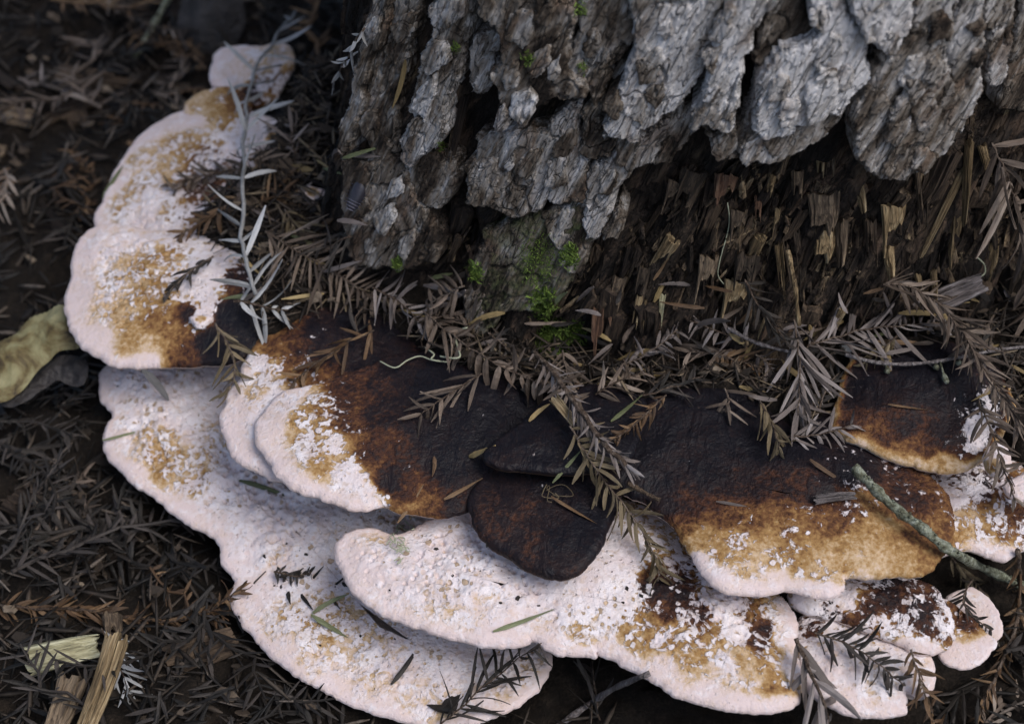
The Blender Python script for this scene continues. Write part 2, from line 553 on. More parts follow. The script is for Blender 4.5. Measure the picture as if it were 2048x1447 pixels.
BR['U2b'] = bracket('small ochre knob of fungus beside the silvery stem, above the flecked pale bracket',
    [(370,226),(384,196),(430,180),(482,184),(506,228),(486,284),(432,306),(388,268)], [(430,232),(450,240)],
    .057, .08, .0, (372,230), [(390,215,.28,.3),(430,210,.42,.22),(450,250,.42,.3),(480,210,.6,.1),(400,260,.36,.35),(440,285,.45,.4)], n=220, rings=34, seed=3, edge_zone=.2)
BR['U1'] = bracket('rounded bracket with pink rim, ochre flecks and a dark purple inner corner',
    [(192,464),(158,488),(141,530),(142,560),(130,590),(128,625),(145,670),(180,705),(215,722),(270,733),(330,730),(400,728),(450,725),(530,690),(600,640),(590,560),(520,500),(420,475),(300,466),(230,460)],
    [(290,600),(470,590)], .058, .12, .02, (140,600),
    [(170,520,0.03,0.30),(160,600,0.04,0.20),(190,680,0.08,0.15),(280,720,0.16,0.10),(220,500,0.15,0.55),(280,490,0.20,0.60),(360,490,0.20,0.75),(420,500,0.30,0.85),(230,560,0.30,0.60),(260,530,0.40,0.48),(300,550,0.42,0.48),(340,520,0.42,0.40),
     (330,560,0.44,0.52),(220,600,0.25,0.50),(250,630,0.36,0.46),(300,600,0.46,0.40),(270,680,0.38,0.25),(320,640,0.50,0.30),(350,670,0.55,0.12),(380,640,0.75,0.15),(400,560,0.20,0.95),(430,570,0.15,1.00),(410,600,0.20,0.95),(400,645,0.20,0.80),(440,530,0.30,0.90),(480,500,0.30,0.85),
     (420,680,0.92,0.05),(460,640,0.97,0.10),(440,710,0.90,0.00),(500,650,1.00,0.05),(370,710,0.62,0.05),(470,570,0.85,0.30),(560,600,1.00,0.10)],
    n=640, rings=80, seed=4, bulge=.009)
BR['L'] = bracket('big low white bracket with pitted lilac crust and long pink rim lying over dark litter',
    [(212,735),(200,768),(203,800),(226,832),(208,862),(210,905),(232,940),(280,985),(335,1025),(385,1055),(438,1088),(444,1130),(470,1166),(459,1195),(478,1245),(520,1300),(580,1350),(660,1395),(745,1428),(840,1452),(940,1456),(1020,1425),(1085,1370),(1100,1280),(1000,1100),(850,950),(700,850),(480,720),(330,700)],
    [(330,800),(420,920),(600,1080),(760,1270),(900,1330)], .014, .06, .10, (445,1110),
    [(225,770,0.08,0.45),(300,770,0.05,0.85),(400,800,0.10,0.85),(240,880,0.05,0.40),(270,850,0.10,0.80),(330,830,0.10,0.85),(300,910,0.36,0.42),(340,900,0.36,0.46),(290,880,0.35,0.48),(330,940,0.36,0.42),(380,920,0.36,0.46),(400,970,0.36,0.44),(390,880,0.20,0.66),(440,880,0.25,0.60),
     (270,950,0.04,0.35),(350,1015,0.04,0.35),(430,1060,0.05,0.45),(450,980,0.08,0.85),(520,1030,0.06,0.95),(600,1060,0.08,0.90),(700,1080,0.20,0.75),(480,1120,0.05,0.75),(560,1110,0.20,0.66),(600,1160,0.10,0.85),(500,1190,0.05,0.50),
     (560,1240,0.30,0.61),(650,1270,0.34,0.56),(640,1230,0.33,0.56),(720,1230,0.30,0.56),(640,1330,0.25,0.55),(700,1300,0.30,0.61),(560,1320,0.04,0.40),(650,1380,0.05,0.35),(750,1410,0.05,0.35),(740,1380,0.30,0.56),(820,1300,0.20,0.70),(900,1320,0.15,0.80),(860,1400,0.30,0.56),(950,1410,0.15,0.55),(780,1260,0.30,0.66),(980,1330,0.30,0.76)],
    n=1000, rings=100, seed=5, bulge=.005, rough=2.0, wavy=.0022, thick=.007)
BR['M'] = bracket('long curved white bracket in the middle tier with a smooth rounded pink end',
    [(672,1122),(678,1088),(706,1063),(750,1059),(790,1072),(840,1055),(910,1015),(1050,1000),(1250,1000),(1420,1100),(1545,1180),(1592,1235),(1598,1300),(1603,1375),(1592,1408),(1545,1424),(1480,1423),(1425,1413),(1350,1390),(1290,1352),(1235,1322),(1194,1303),(1190,1309),(1145,1308),(1095,1300),(1066,1283),(1058,1292),(1000,1294),(940,1288),(870,1270),(800,1245),(740,1215),(700,1178)],
    [(770,1130),(1000,1190),(1230,1220),(1480,1300)], .056, .0, .02, (1000,1290),
    [(700,1110,0.06,0.40),(745,1080,0.25,0.40),(730,1150,0.06,0.45),(780,1200,0.08,0.50),(800,1120,0.08,0.80),(850,1090,0.12,0.80),(860,1150,0.14,0.70),(900,1180,0.16,0.66),(860,1220,0.20,0.55),(930,1240,0.16,0.50),(1000,1280,0.08,0.30),(950,1150,0.14,0.75),(1010,1160,0.12,0.85),(1000,1220,0.20,0.60),(850,1240,0.22,0.50),
     (1080,1200,0.10,0.85),(1080,1250,0.18,0.60),(1120,1290,0.06,0.40),(1150,1230,0.20,0.75),(1160,1260,0.34,0.50),(1180,1190,0.15,0.90),(1230,1150,0.10,1.00),(1260,1200,0.30,0.80),(1300,1190,0.75,0.35),(1340,1200,0.80,0.30),(1330,1230,0.66,0.35),(1300,1250,0.42,0.41),(1270,1280,0.40,0.39),(1240,1300,0.12,0.40),
     (1350,1270,0.42,0.45),(1400,1240,0.70,0.40),(1430,1260,0.50,0.50),(1440,1220,0.20,0.90),(1460,1260,0.20,0.90),(1500,1230,0.60,0.50),(1530,1260,0.78,0.30),(1520,1290,0.72,0.35),(1380,1320,0.36,0.41),(1330,1340,0.10,0.35),(1420,1300,0.42,0.43),(1450,1330,0.20,0.80),(1490,1320,0.40,0.35),(1540,1310,0.40,0.45),(1540,1360,0.44,0.30),(1570,1370,0.42,0.35),(1500,1370,0.34,0.39),(1420,1380,0.08,0.35),(1480,1405,0.06,0.30),(1570,1405,0.06,0.30),(1590,1330,0.10,0.45),(1440,1350,0.30,0.45),(1560,1270,0.12,0.60),(1580,1240,0.15,0.60)],
    n=1000, rings=90, seed=6, bulge=.008, rough=1.3)
BR['A1'] = bracket('brown bracket with a frayed white scalloped edge, tucked behind the big brown cap',
    [(552,632),(512,688),(487,735),(480,760),(455,785),(451,810),(440,835),(446,875),(466,918),(510,948),(570,972),(650,960),(800,900),(880,760),(830,660),(750,605),(640,600)],
    [(560,830),(680,720)], .066, .04, .03, (445,850),
    [(460,860,0.05,.4),(490,900,0.08,.4),(530,945,0.06,.4),(470,800,0.10,.5),(520,850,0.12,.8),(510,790,0.36,.4),(530,750,0.40,.62),(500,740,0.20,.66),(540,810,0.25,.8),(560,700,0.60,.15),(600,740,0.63,.28),(580,660,0.65,.05),(640,660,0.83,.0),(700,640,0.95,.0),(650,720,0.77,.1),(620,770,0.60,.35),(740,640,1.00,.0),(720,720,0.90,.05),(560,660,0.55,.1)],
    n=520, rings=64, seed=7, bulge=.008)
BR['A2'] = bracket('large brown cap with a cream and white left edge fading to a black centre',
    [(565,788),(528,818),(512,860),(520,905),(545,945),(590,985),(640,1004),(695,1020),(730,1020),(762,1014),(800,1024),(850,1029),(900,1030),(955,1012),(1020,965),(1060,870),(1090,780),(980,715),(830,705),(690,752),(615,780)],
    [(680,890),(900,850)], .076, .02, .025, (700,1020),
    [(540,860,0.08,0.30),(545,920,0.10,0.35),(600,970,0.10,0.35),(650,1000,0.08,0.40),(580,800,0.20,0.50),(610,850,0.36,0.42),(640,880,0.40,0.60),(630,830,0.45,0.40),(660,900,0.40,0.70),(690,960,0.20,0.85),(730,980,0.20,0.80),(640,940,0.42,0.35),(700,1010,0.15,0.70),(740,1000,0.30,0.75),
     (690,850,0.68,0.28),(720,800,0.70,0.12),(780,780,0.76,0.02),(760,840,0.84,0.05),(740,900,0.70,0.15),(790,900,0.72,0.05),(770,960,0.85,0.00),(820,980,0.70,0.00),(860,1010,0.60,0.00),(920,1000,0.82,0.00),(820,1015,0.50,0.00),(850,870,0.90,0.00),(900,930,0.93,0.00),(870,780,1.00,0.00),(960,780,1.00,0.00),(980,880,1.00,0.00),(900,740,1.00,0.00),(700,770,0.72,0.20),(800,740,0.90,0.00)],
    n=720, rings=84, seed=8, bulge=.008, rough=.8)
BR['D'] = bracket('rounded near black bracket without a pale rim, resting over the white middle bracket',
    [(942,985),(936,1030),(960,1070),(1010,1112),(1065,1144),(1115,1156),(1160,1148),(1195,1115),(1215,1070),(1240,980),(1200,900),(1080,870),(990,920)],
    [(1050,1030),(1120,1030)], .080, .0, .0, (1070,1145),
    [(980,1020,0.78,.0),(1010,1060,0.82,.0),(1060,1080,0.78,.0),(1040,1010,0.80,.0),(1100,1130,0.86,.0),(1130,1080,0.92,.0),(1170,1060,1.00,.0),(1150,1000,0.98,.0),(1000,1100,0.96,.0),(1080,960,0.95,.0),(1110,1040,0.86,.02)],
    n=420, rings=54, seed=10, bulge=.005, r=.0035, edge_zone=.86, edge_w=.003, rough=.5)
BR['B'] = bracket('wide bracket grading from black through rust to ochre with two scalloped pink lobes',
    [(1210,900),(1215,965),(1285,1005),(1338,1050),(1365,1090),(1388,1132),(1410,1165),(1455,1190),(1515,1197),(1570,1185),(1590,1188),(1625,1198),(1662,1199),(1690,1182),(1698,1158),(1730,1160),(1790,1156),(1840,1150),(1876,1130),(1905,1080),(1900,1000),(1820,920),(1680,840),(1560,780),(1400,750),(1260,790)],
    [(1360,940),(1560,1010),(1740,1040)], .079, .0, .02, (1500,1195),
    [(1400,1130,0.15,0.50),(1430,1165,0.06,0.35),(1500,1180,0.06,0.30),(1560,1160,0.12,0.35),(1620,1180,0.06,0.35),(1670,1185,0.06,0.30),(1690,1165,0.30,0.20),(1440,1110,0.40,0.40),(1480,1090,0.44,0.40),(1400,1080,0.42,0.29),(1540,1120,0.42,0.40),(1500,1140,0.36,0.40),(1600,1130,0.40,0.38),(1640,1140,0.36,0.40),(1680,1120,0.38,0.24),
     (1360,1050,0.60,0.10),(1380,1000,0.72,0.02),(1450,1030,0.70,0.06),(1520,1050,0.54,0.18),(1600,1080,0.48,0.26),(1660,1050,0.52,0.20),(1700,1100,0.36,0.14),(1760,1120,0.34,0.07),(1820,1110,0.36,0.09),(1860,1120,0.50,0.05),(1760,1060,0.38,0.12),(1840,1070,0.60,0.08),(1740,1010,0.48,0.29),(1690,1020,0.60,0.40),(1640,990,0.82,0.20),(1570,980,0.76,0.02),(1500,980,0.84,0.00),(1420,960,0.90,0.00),(1300,960,0.97,0.00),(1500,900,1.00,0.00),(1400,880,1.00,0.00),(1600,900,1.00,0.00),(1280,880,1.00,0.00),(1700,950,0.95,0.25),(1450,820,1.00,0.00),(1310,1010,0.85,0.00),(1800,1000,0.70,0.30)],
    n=860, rings=96, seed=11, bulge=.008, rough=.7)
BR['C'] = bracket('thin blue black bracket with a pointed corner, beside the large brown cap',
    [(964,916),(985,893),(1040,850),(1090,800),(1180,770),(1290,800),(1270,910),(1200,943),(1110,952),(1020,942),(975,930)],
    [(1080,890),(1180,870)], .0925, .0, .0, (1000,935),
    [(980,915,1.00,0.00),(1020,930,1.00,0.00),(1100,940,1.00,0.00),(1060,880,1.00,0.00),(1150,900,1.00,0.00),(1200,930,1.00,0.00)], n=300, rings=40, seed=9, bulge=.004, edge_zone=.97, rough=.35, r=.0025)
BR['E'] = bracket('smooth dark red bracket with a thin ochre lip beside the twig with buds',
    [(1668,848),(1684,876),(1730,898),(1790,920),(1860,937),(1920,943),(1965,925),(2000,880),(2030,800),(1990,720),(1880,680),(1740,690),(1685,750)],
    [(1790,820),(1900,820)], .088, .0, .02, (1800,925),
    [(1690,870,0.71,.0),(1730,850,0.73,.0),(1760,880,0.73,.0),(1750,898,0.45,.0),(1800,900,0.59,.0),(1830,925,0.32,.0),(1880,925,0.36,.0),(1910,932,0.34,.0),(1850,895,0.71,.0),(1900,880,0.79,.15),(1880,850,0.81,.05),(1800,850,0.79,.0),(1740,790,0.92,.0),(1830,780,0.97,.0),(1900,800,0.97,.05),(1960,860,0.69,.8),(1950,900,0.79,.75),(1960,830,0.89,.5),(1850,740,1.00,.0),(1940,910,0.79,.4)],
    n=460, rings=60, seed=12, bulge=.008, edge_zone=.34, edge_w=.003, rough=.4)
BR['F'] = bracket('ochre and white lobed bracket crossed by the green lichen twig',
    [(1765,1095),(1820,1112),(1870,1118),(1915,1108),(1952,1104),(1975,1112),(2005,1118),(2035,1106),(2075,1085),(2130,1010),(2100,930),(1980,925),(1850,940),(1770,990)],
    [(1860,1030),(2020,1030)], .062, .0, .02, (1950,1105),
    [(1820,970,.8,.5),(1860,1010,.2,1.0),(1900,1000,.2,.95),(1880,1040,.25,.9),(1840,1050,.4,.6),(1920,970,.7,.5),(1960,990,.75,.55),(1930,1040,.38,.45),(1960,1060,.40,.4),(1980,1090,.15,.6),(2010,1100,.15,.5),(2010,1070,.5,.35),(2030,1030,.62,.3),(1900,1080,.4,.4),(1990,1030,.5,.4),(2060,1060,.6,.4)],
    n=380, rings=52, seed=13, bulge=.007)
BR['G'] = bracket('tiny clean white lobe of fungus above the ochre and white lobed bracket',
    [(2008,972),(2024,956),(2056,948),(2095,965),(2090,998),(2045,1004),(2020,994)], [(2045,975),(2060,975)], .085, .0, .02, (2020,990),
    [(2030,980,.04,.6),(2060,975,.04,.7)], n=140, rings=22, seed=14, bulge=.004)
BR['G2'] = bracket('tiny white knob with an ochre band at the end of the dark red bracket',
    [(1966,918),(1972,900),(1992,890),(2016,902),(2022,935),(2006,958),(1978,944)], [(1990,922),(2000,928)], .096, .0, .02, (1985,950),
    [(1995,900,.05,.9),(1990,930,.42,.3),(2000,950,.08,.5)], n=140, rings=22, seed=15, bulge=.004)
BR['R1'] = bracket('dark red warty bracket with a white lip at its tip, under the ochre scalloped lobes',
    [(1580,1190),(1640,1150),(1740,1140),(1850,1170),(1895,1215),(1912,1258),(1908,1285),(1880,1300),(1835,1304),(1800,1290),(1740,1270),(1660,1240),(1600,1225)],
    [(1680,1200),(1830,1240)], .053, .0, .05, (1850,1300),
    [(1620,1200,.4,.9),(1690,1200,.3,.9),(1740,1220,.75,.4),(1780,1200,.8,.3),(1830,1220,.76,.38),(1860,1260,.72,.3),(1900,1250,.5,.6),(1860,1295,.1,.6),(1820,1295,.2,.6),(1760,1250,.5,.6),(1700,1240,.7,.5),(1660,1220,.8,.4)],
    n=360, rings=50, seed=16, bulge=.007)
BR['R2'] = bracket('pale pink tongue shaped bracket beneath the splayed dark sprig',
    [(1598,1235),(1650,1225),(1730,1265),(1790,1285),(1850,1298),(1868,1335),(1862,1380),(1838,1398),(1812,1385),(1813,1422),(1770,1432),(1700,1430),(1640,1408),(1606,1370),(1590,1300)],
    [(1650,1310),(1760,1370)], .047, .0, .05, (1720,1428),
    [(1620,1260,.7,.5),(1650,1290,.2,.8),(1700,1300,.2,.85),(1740,1300,.3,.8),(1660,1350,.1,.6),(1720,1350,.15,.7),(1770,1380,.2,.6),(1790,1410,.06,.4),(1720,1400,.08,.4),(1840,1340,.08,.5),(1820,1310,.2,.7),(1760,1360,.34,.5)],
    n=460, rings=56, seed=17, bulge=.006)
BR['P1'] = bracket('plain pink lobe with a sharp corner beside the dark red warty bracket',
    [(1870,1310),(1896,1334),(1935,1342),(1962,1328),(1990,1292),(1972,1272),(1935,1232),(1880,1200),(1840,1250)], [(1915,1290),(1945,1295)], .040, .0, .05, (1930,1340),
    [(1920,1300,.05,.35),(1960,1300,.05,.3),(1925,1265,.4,.4),(1930,1250,.7,.2)], n=200, rings=30, seed=18, bulge=.001, r=.0015)
BR['P2'] = bracket('dim greyish pink round lobe in shade beside a dark twig, behind the plain pink lobe',
    [(1890,1195),(1930,1178),(1970,1192),(2000,1225),(2006,1262),(1992,1282),(1950,1262),(1905,1235)], [(1935,1215),(1970,1240)], .034, .0, .05, (2000,1260),
    [(1940,1210,.15,.4),(1980,1240,.1,.3)], n=200, rings=30, seed=19, bulge=.001, r=.0015)

# ------------------------------------------------------------------ trunk
TR = .27
def tcx(z): return .095 + .10 * (z - .07)
TCY = .252
def trad(z): return .255 + .022 * np.exp(-(np.maximum(z, -.02) - .05) / .06) - .06 * np.clip(z - .05, 0, 2) ** 1.2
LEAN = .25

def rad_at(th, z):
    # round in front, but the shaded flank runs straight back
    r = trad(z)
    lim = (tcx(z) + .093 - .115 * (z - .10)) / np.maximum(-np.sin(th), .05)
    k = .020
    hh = np.clip(.5 + .5 * (lim - r) / k, 0, 1)
    return lim * (1 - hh) + r * hh - k * hh * (1 - hh)
def trunk_pt(u, v, h):
    th = u / TR
    r = rad_at(th, v) + h
    return np.stack([tcx(v) + r * np.sin(th), TCY - r * np.cos(th), v], -1)

def px_uv(p, off=0.0):
    D = rays(p)
    t = np.linspace(.45, 1.5, 900)
    out = []
    for d in D:
        q = CAM[None] + d[None] * t[:, None]
        rr = np.hypot(q[:, 0] - tcx(q[:, 2]), q[:, 1] - TCY) - rad_at(np.arctan2(q[:, 0] - tcx(q[:, 2]), TCY - q[:, 1]), q[:, 2]) - off
        k = np.argmax(rr < 0) if (rr < 0).any() else np.argmin(rr)
        if k > 0 and rr[k] < 0:
            f = rr[k - 1] / (rr[k - 1] - rr[k])
            pt = q[k - 1] + f * (q[k] - q[k - 1])
        else:
            pt = q[k]
        th = math.atan2(pt[0] - tcx(pt[2]), -(pt[1] - TCY))
        out.append((th * TR, pt[2]))
    return np.array(out)

tree = empty('tree_trunk', (tcx(0.0), TCY, 0), 'old conifer trunk with thick grey bark plates and a rotten splintered base', 'tree')
T0 = np.array((tcx(0.0), TCY, 0))

def gcoord(u, v, h):
    return np.stack([u - LEAN * v, v, h], -1)

CORE_H = .005
def core_relief(u, v):
    s = u - LEAN * v
    a = (fbm(s * 75, v * 14, 5, 50) - .5) * .022
    b = fbm(s * 38 + 3, v * 22, 3, 60)
    ter = np.floor(b * 7 + fbm(s * 200, v * 40, 2, 63) * .8) / 7
    return a + (ter - .5) * .020
def build_core():
    us = np.linspace(-.60, .46, 640)
    vs = np.r_[np.linspace(-.02, .36, 300), np.linspace(.37, 1.6, 60)]
    U, V = np.meshgrid(us, vs)
    u, v = U.ravel(), V.ravel()
    h = CORE_H + core_relief(u, v) - .012 * np.clip((-.20 - u) / .06, 0, 1)
    # the hollow between bark and wood above the litter
    c = px_uv([(885, 470)], 0)[0]
    h -= .035 * np.exp(-((u - c[0]) / .020) ** 2 - ((v - c[1]) / .018) ** 2)
    P = trunk_pt(u, v, h) - T0
    nu = len(us)
    i, j = np.meshgrid(np.arange(nu - 1), np.arange(len(vs) - 1))
    a = (j * nu + i).ravel()
    F = np.stack([a, a + 1, a + nu + 1, a + nu], 1)
    mc = px_uv([(1060, 520)], 0)[0]
    moss = .75 * np.exp(-((u - mc[0]) / .022) ** 2 - ((v - mc[1]) / .03) ** 2)
    tone = .29 + .45 * (fbm(u * 40, v * 25, 3, 77) - .5) + .25 * (v > .36)
    link('trunk_core', mesh_np('trunk_core', P, F, M['rot'], {'grain': gcoord(u, v, h), 'tone': tone, 'moss': moss}), tree)
build_core()

def plate(outline, off, T, tone, hub=None, name='bark_plate', n=150, rings=26, seed=0, moss=.0, mat='bark', terr=.0023, edge=.0014, jag=.0026):
    P = px_uv(outline, off + T)
    P = ccw(P)
    # broken, angular outline: straight runs with fine jags
    Q = np.vstack([P, P[:1]])
    L = np.r_[0, np.cumsum(np.linalg.norm(np.diff(Q, axis=0), axis=1))]
    s = np.linspace(0, L[-1], n, endpoint=False)
    O = np.stack([np.interp(s, L, Q[:, 0]), np.interp(s, L, Q[:, 1])], 1)
    if hub is None:
        c = O.mean(0)
        ax = np.linalg.svd(O - c, full_matrices=False)[2][0]
        pr = (O - c) @ ax
        hub = [c + ax * pr.min() * .55, c + ax * pr.max() * .55]
    else:
        hub = px_uv(hub, off + T)
    nrm = np.roll(O, -1, 0) - np.roll(O, 1, 0)
    nrm = np.stack([nrm[:, 1], -nrm[:, 0]], 1)
    nrm /= np.linalg.norm(nrm, axis=1)[:, None] + 1e-9
    O = O + nrm * ((fbm(O[:, 0] * 140, O[:, 1] * 140, 3, seed) - .5) * 2 * jag + (fbm(O[:, 0] * 600, O[:, 1] * 600, 2, seed + 3) - .5) * jag)[:, None]
    V, F, n = fill2d(O, hub, rings)
    d = edge_dist(V, O)
    d[-n:] = 0
    u, v = V[:, 0], V[:, 1]
    s_ = u - LEAN * v
    q = np.clip(d / edge, 0, 1)
    b = fbm(s_ * 62 + seed, v * 17, 4, seed + 70)
    k = b * 6 + fbm(s_ * 260, v * 90, 3, seed + 73) * 1.1
    fl = np.floor(k)
    fr = np.clip((k - fl) / .07, 0, 1)
    ter = (fl - 1 + fr) / 6
    wide = (fbm(s_ * 24, v * 12, 3, seed + 80) - .5)
    fib = (fbm(s_ * 420, v * 36, 3, seed + 85) - .5)
    crack = np.clip(1 - np.abs(fbm(s_ * 48, v * 26, 4, seed + 90) - .5) / .022, 0, 1)
    h = off + T * (.72 + .28 * q ** .6) + (ter - .5) * terr * 1.7 + wide * .0012 + fib * .0014 - crack * .0022 * np.clip(d / .004, 0, 1)
    # sides run back into the trunk
    side = np.column_stack([O * 1.0])
    P3 = trunk_pt(u, v, h)
    cin = O.mean(0)
    sk = O + (cin - O) * .03
    P4 = trunk_pt(sk[:, 0], sk[:, 1], np.full(n, -.012))
    nb = len(u)
    i = np.arange(n)
    j = (i + 1) % n
    last = nb - n
    F2 = np.stack([last + i, last + j, nb + j, nb + i], 1)
    uu, vv, hh = np.r_[u, sk[:, 0]], np.r_[v, sk[:, 1]], np.r_[h, np.full(n, -.012)]
    me = mesh_np(name, np.vstack([P3, P4]) - T0, np.vstack([F, F2]), M[mat],
                 {'grain': gcoord(uu, vv, hh) + np.array((seed * .13, seed * .07, 0)), 'tone': np.full(len(uu), tone) - .18 * (np.arange(len(uu)) >= nb), 'moss': np.full(len(uu), moss)})
    return link(name, me, tree)

def z2(pts): return [(650 + x / 2.894, y / 2.894) for x, y in pts]
def z3(pts): return [(1348 + x / 2.894, y / 2.894) for x, y in pts]
Y0 = -260
k = 100
PL = [
 # outline, offset, thickness, tone, moss
 (z2([(290,Y0),(400,Y0),(385,0),(345,200),(250,350),(232,500),(205,640),(160,800),(95,930),(60,860),(85,700),(130,600),(160,450),(190,300),(235,150),(262,0)]), .010, .012, .36, .05),
 (z2([(400,Y0),(560,Y0),(545,0),(535,150),(485,270),(442,400),(412,600),(402,890),(352,930),(290,890),(205,780),(205,640),(240,500),(262,350),(352,200),(385,0)]), .006, .011, .22, .18),
 (z2([(640,Y0),(840,Y0),(830,0),(822,170),(800,260),(770,400),(742,500),(702,620),(682,750),(652,830),(600,890),(480,975),(415,930),(448,760),(520,700),(478,640),(500,500),(560,300),(625,180),(600,60),(630,0)]), .010, .014, .46, .1),
 (z2([(850,190),(960,170),(1010,220),(985,330),(1000,390),(950,470),(940,540),(860,550),(826,450),(826,300)]), .012, .008, .48, .15),
 (z2([(880,Y0),(1330,Y0),(1325,0),(1450,30),(1450,150),(1400,300),(1392,400),(1500,490),(1490,560),(1350,570),(1200,655),(1040,725),(985,745),(978,600),(968,450),(1012,380),(1012,220),(960,150),(870,80),(866,0)]), .018, .014, .34, .30),
 (z2([(1000,790),(1240,770),(1400,640),(1480,600),(1472,880),(1530,945),(1510,1100),(1500,1180),(1300,1175),(1200,1245),(1080,1260),(1000,1235),(930,1205),(815,1195),(815,980),(860,920),(865,815)]), .010, .012, .44, .18),
 (z2([(815,975),(990,940),(1005,1060),(990,1200),(930,1210),(812,1195)]), .020, .009, .52, .05),
 (z2([(1500,500),(1600,320),(1720,270),(1770,260),(1645,400),(1600,600),(1620,750),(1720,820),(1640,920),(1560,955),(1465,890),(1468,750),(1500,600)]), .014, .012, .40, .08),
 (z2([(1500,Y0),(1760,Y0),(1742,0),(1772,120),(1762,240),(1650,340),(1560,480),(1500,490),(1388,380),(1450,200),(1470,60)]), .016, .011, .46, .22),
 (z2([(1760,Y0),(2440,Y0),(2360,0),(2300,80),(2250,200),(2210,340),(2150,500),(2060,600),(1900,725),(1830,755),(1800,865),(1740,815),(1615,795),(1640,680),(1710,480),(1780,300),(1775,100),(1745,0)]), .020, .014, .64, .05),
 (z2([(1640,920),(1720,820),(1880,770),(1960,720),(2060,620),(2100,700),(1960,850),(1900,930),(1800,985),(1700,1110),(1640,1250),(1560,1400),(1495,1410),(1498,1200),(1500,1000),(1560,955)]), .012, .011, .60, .04),
 (z2([(1690,1215),(1722,1310),(1692,1405),(1620,1395),(1598,1360)]), .012, .012, .48, .0),
 (z2([(2060,650),(2190,560),(2150,750),(2060,880),(2000,965),(1900,955),(1935,860)]), .008, .012, .36, .0),
 (z3([(330,Y0),(620,Y0),(602,0),(580,55),(500,150),(440,255),(402,420),(372,560),(352,745),(330,782),(220,785),(170,742),(95,795),(88,740),(150,580),(190,460),(200,340),(240,180),(305,80),(322,0)]), .024, .015, .72, .0),
 (z3([(165,742),(220,782),(352,755),(385,860),(372,925),(290,940),(215,885),(175,800)]), .018, .014, .44, .0),
 (z3([(620,Y0),(760,Y0),(742,0),(830,100),(822,220),(700,290),(600,302),(535,430),(478,360),(500,150),(560,60),(602,0)]), .020, .012, .34, .0),
 (z3([(395,700),(460,600),(500,640),(460,770),(370,850),(350,750)]), .018, .010, .46, .0),
 (z3([(760,Y0),(1010,Y0),(1002,0),(1032,150),(1100,225),(1122,320),(1142,435),(1090,535),(1000,645),(960,695),(880,682),(752,745),(700,742),(682,812),(600,825),(455,775),(458,690),(500,600),(488,460),(540,405),(610,300),(720,290),(830,220),(830,100),(745,0)]), .032, .012, .86, .0),
 (z3([(375,840),(450,720),(600,760),(760,700),(900,660),(1000,640),(975,705),(900,805),(780,865),(640,940),(500,962),(385,925)]), .024, .013, .50, .0),
 (z3([(1040,Y0),(1420,Y0),(1402,0),(1392,120),(1372,200),(1300,295),(1200,295),(1120,215),(1035,150),(1028,0)]), .036, .012, .76, .0),
 (z3([(1150,300),(1250,290),(1400,200),(1620,150),(1660,Y0),(1820,Y0),(1800,0),(1795,200),(1815,520),(1765,605),(1690,755),(1600,885),(1480,980),(1350,1065),(1220,1065),(1125,1005),(1055,925),(1025,800),(1025,650),(1075,560),(1140,440),(1190,380)]), .028, .015, .42, .0),
 (z3([(1325,300),(1450,330),(1585,380),(1582,580),(1552,700),(1480,835),(1300,855),(1235,800),(1258,650),(1310,560)]), .044, .007, .52, .0),
 (z3([(1420,Y0),(1660,Y0),(1640,0),(1605,250),(1500,240),(1375,205),(1402,0)]), .040, .009, .40, .05),
 (z3([(1810,Y0),(2030,Y0),(1985,0),(1955,250),(1905,485),(1822,490),(1805,200),(1795,0)]), .008, .010, .42, .0),
 (z3([(2020,Y0),(2400,Y0),(2400,640),(2150,640),(1880,640),(1960,300),(2000,0)]), .004, .010, .22, .0),
 # bark running down to the litter at the trunk's shaded flank
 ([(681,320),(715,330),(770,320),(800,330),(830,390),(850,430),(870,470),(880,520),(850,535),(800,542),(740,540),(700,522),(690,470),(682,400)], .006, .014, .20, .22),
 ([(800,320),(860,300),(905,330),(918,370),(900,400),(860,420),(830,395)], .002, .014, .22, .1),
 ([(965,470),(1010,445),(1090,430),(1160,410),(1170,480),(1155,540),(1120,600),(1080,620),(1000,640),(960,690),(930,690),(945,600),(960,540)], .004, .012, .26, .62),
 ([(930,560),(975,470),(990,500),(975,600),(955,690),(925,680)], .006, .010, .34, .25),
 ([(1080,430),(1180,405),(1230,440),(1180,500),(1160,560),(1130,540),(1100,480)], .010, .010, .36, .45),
]
PL = [(o, off * .62, T, tone, moss) for (o, off, T, tone, moss) in PL]
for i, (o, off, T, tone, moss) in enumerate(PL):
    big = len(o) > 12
    plate(o, off, T, tone + (.05 if o[0][0] > 1250 else .02), n=340 if big else 190, rings=60 if big else 34, seed=100 + i * 7, moss=moss)
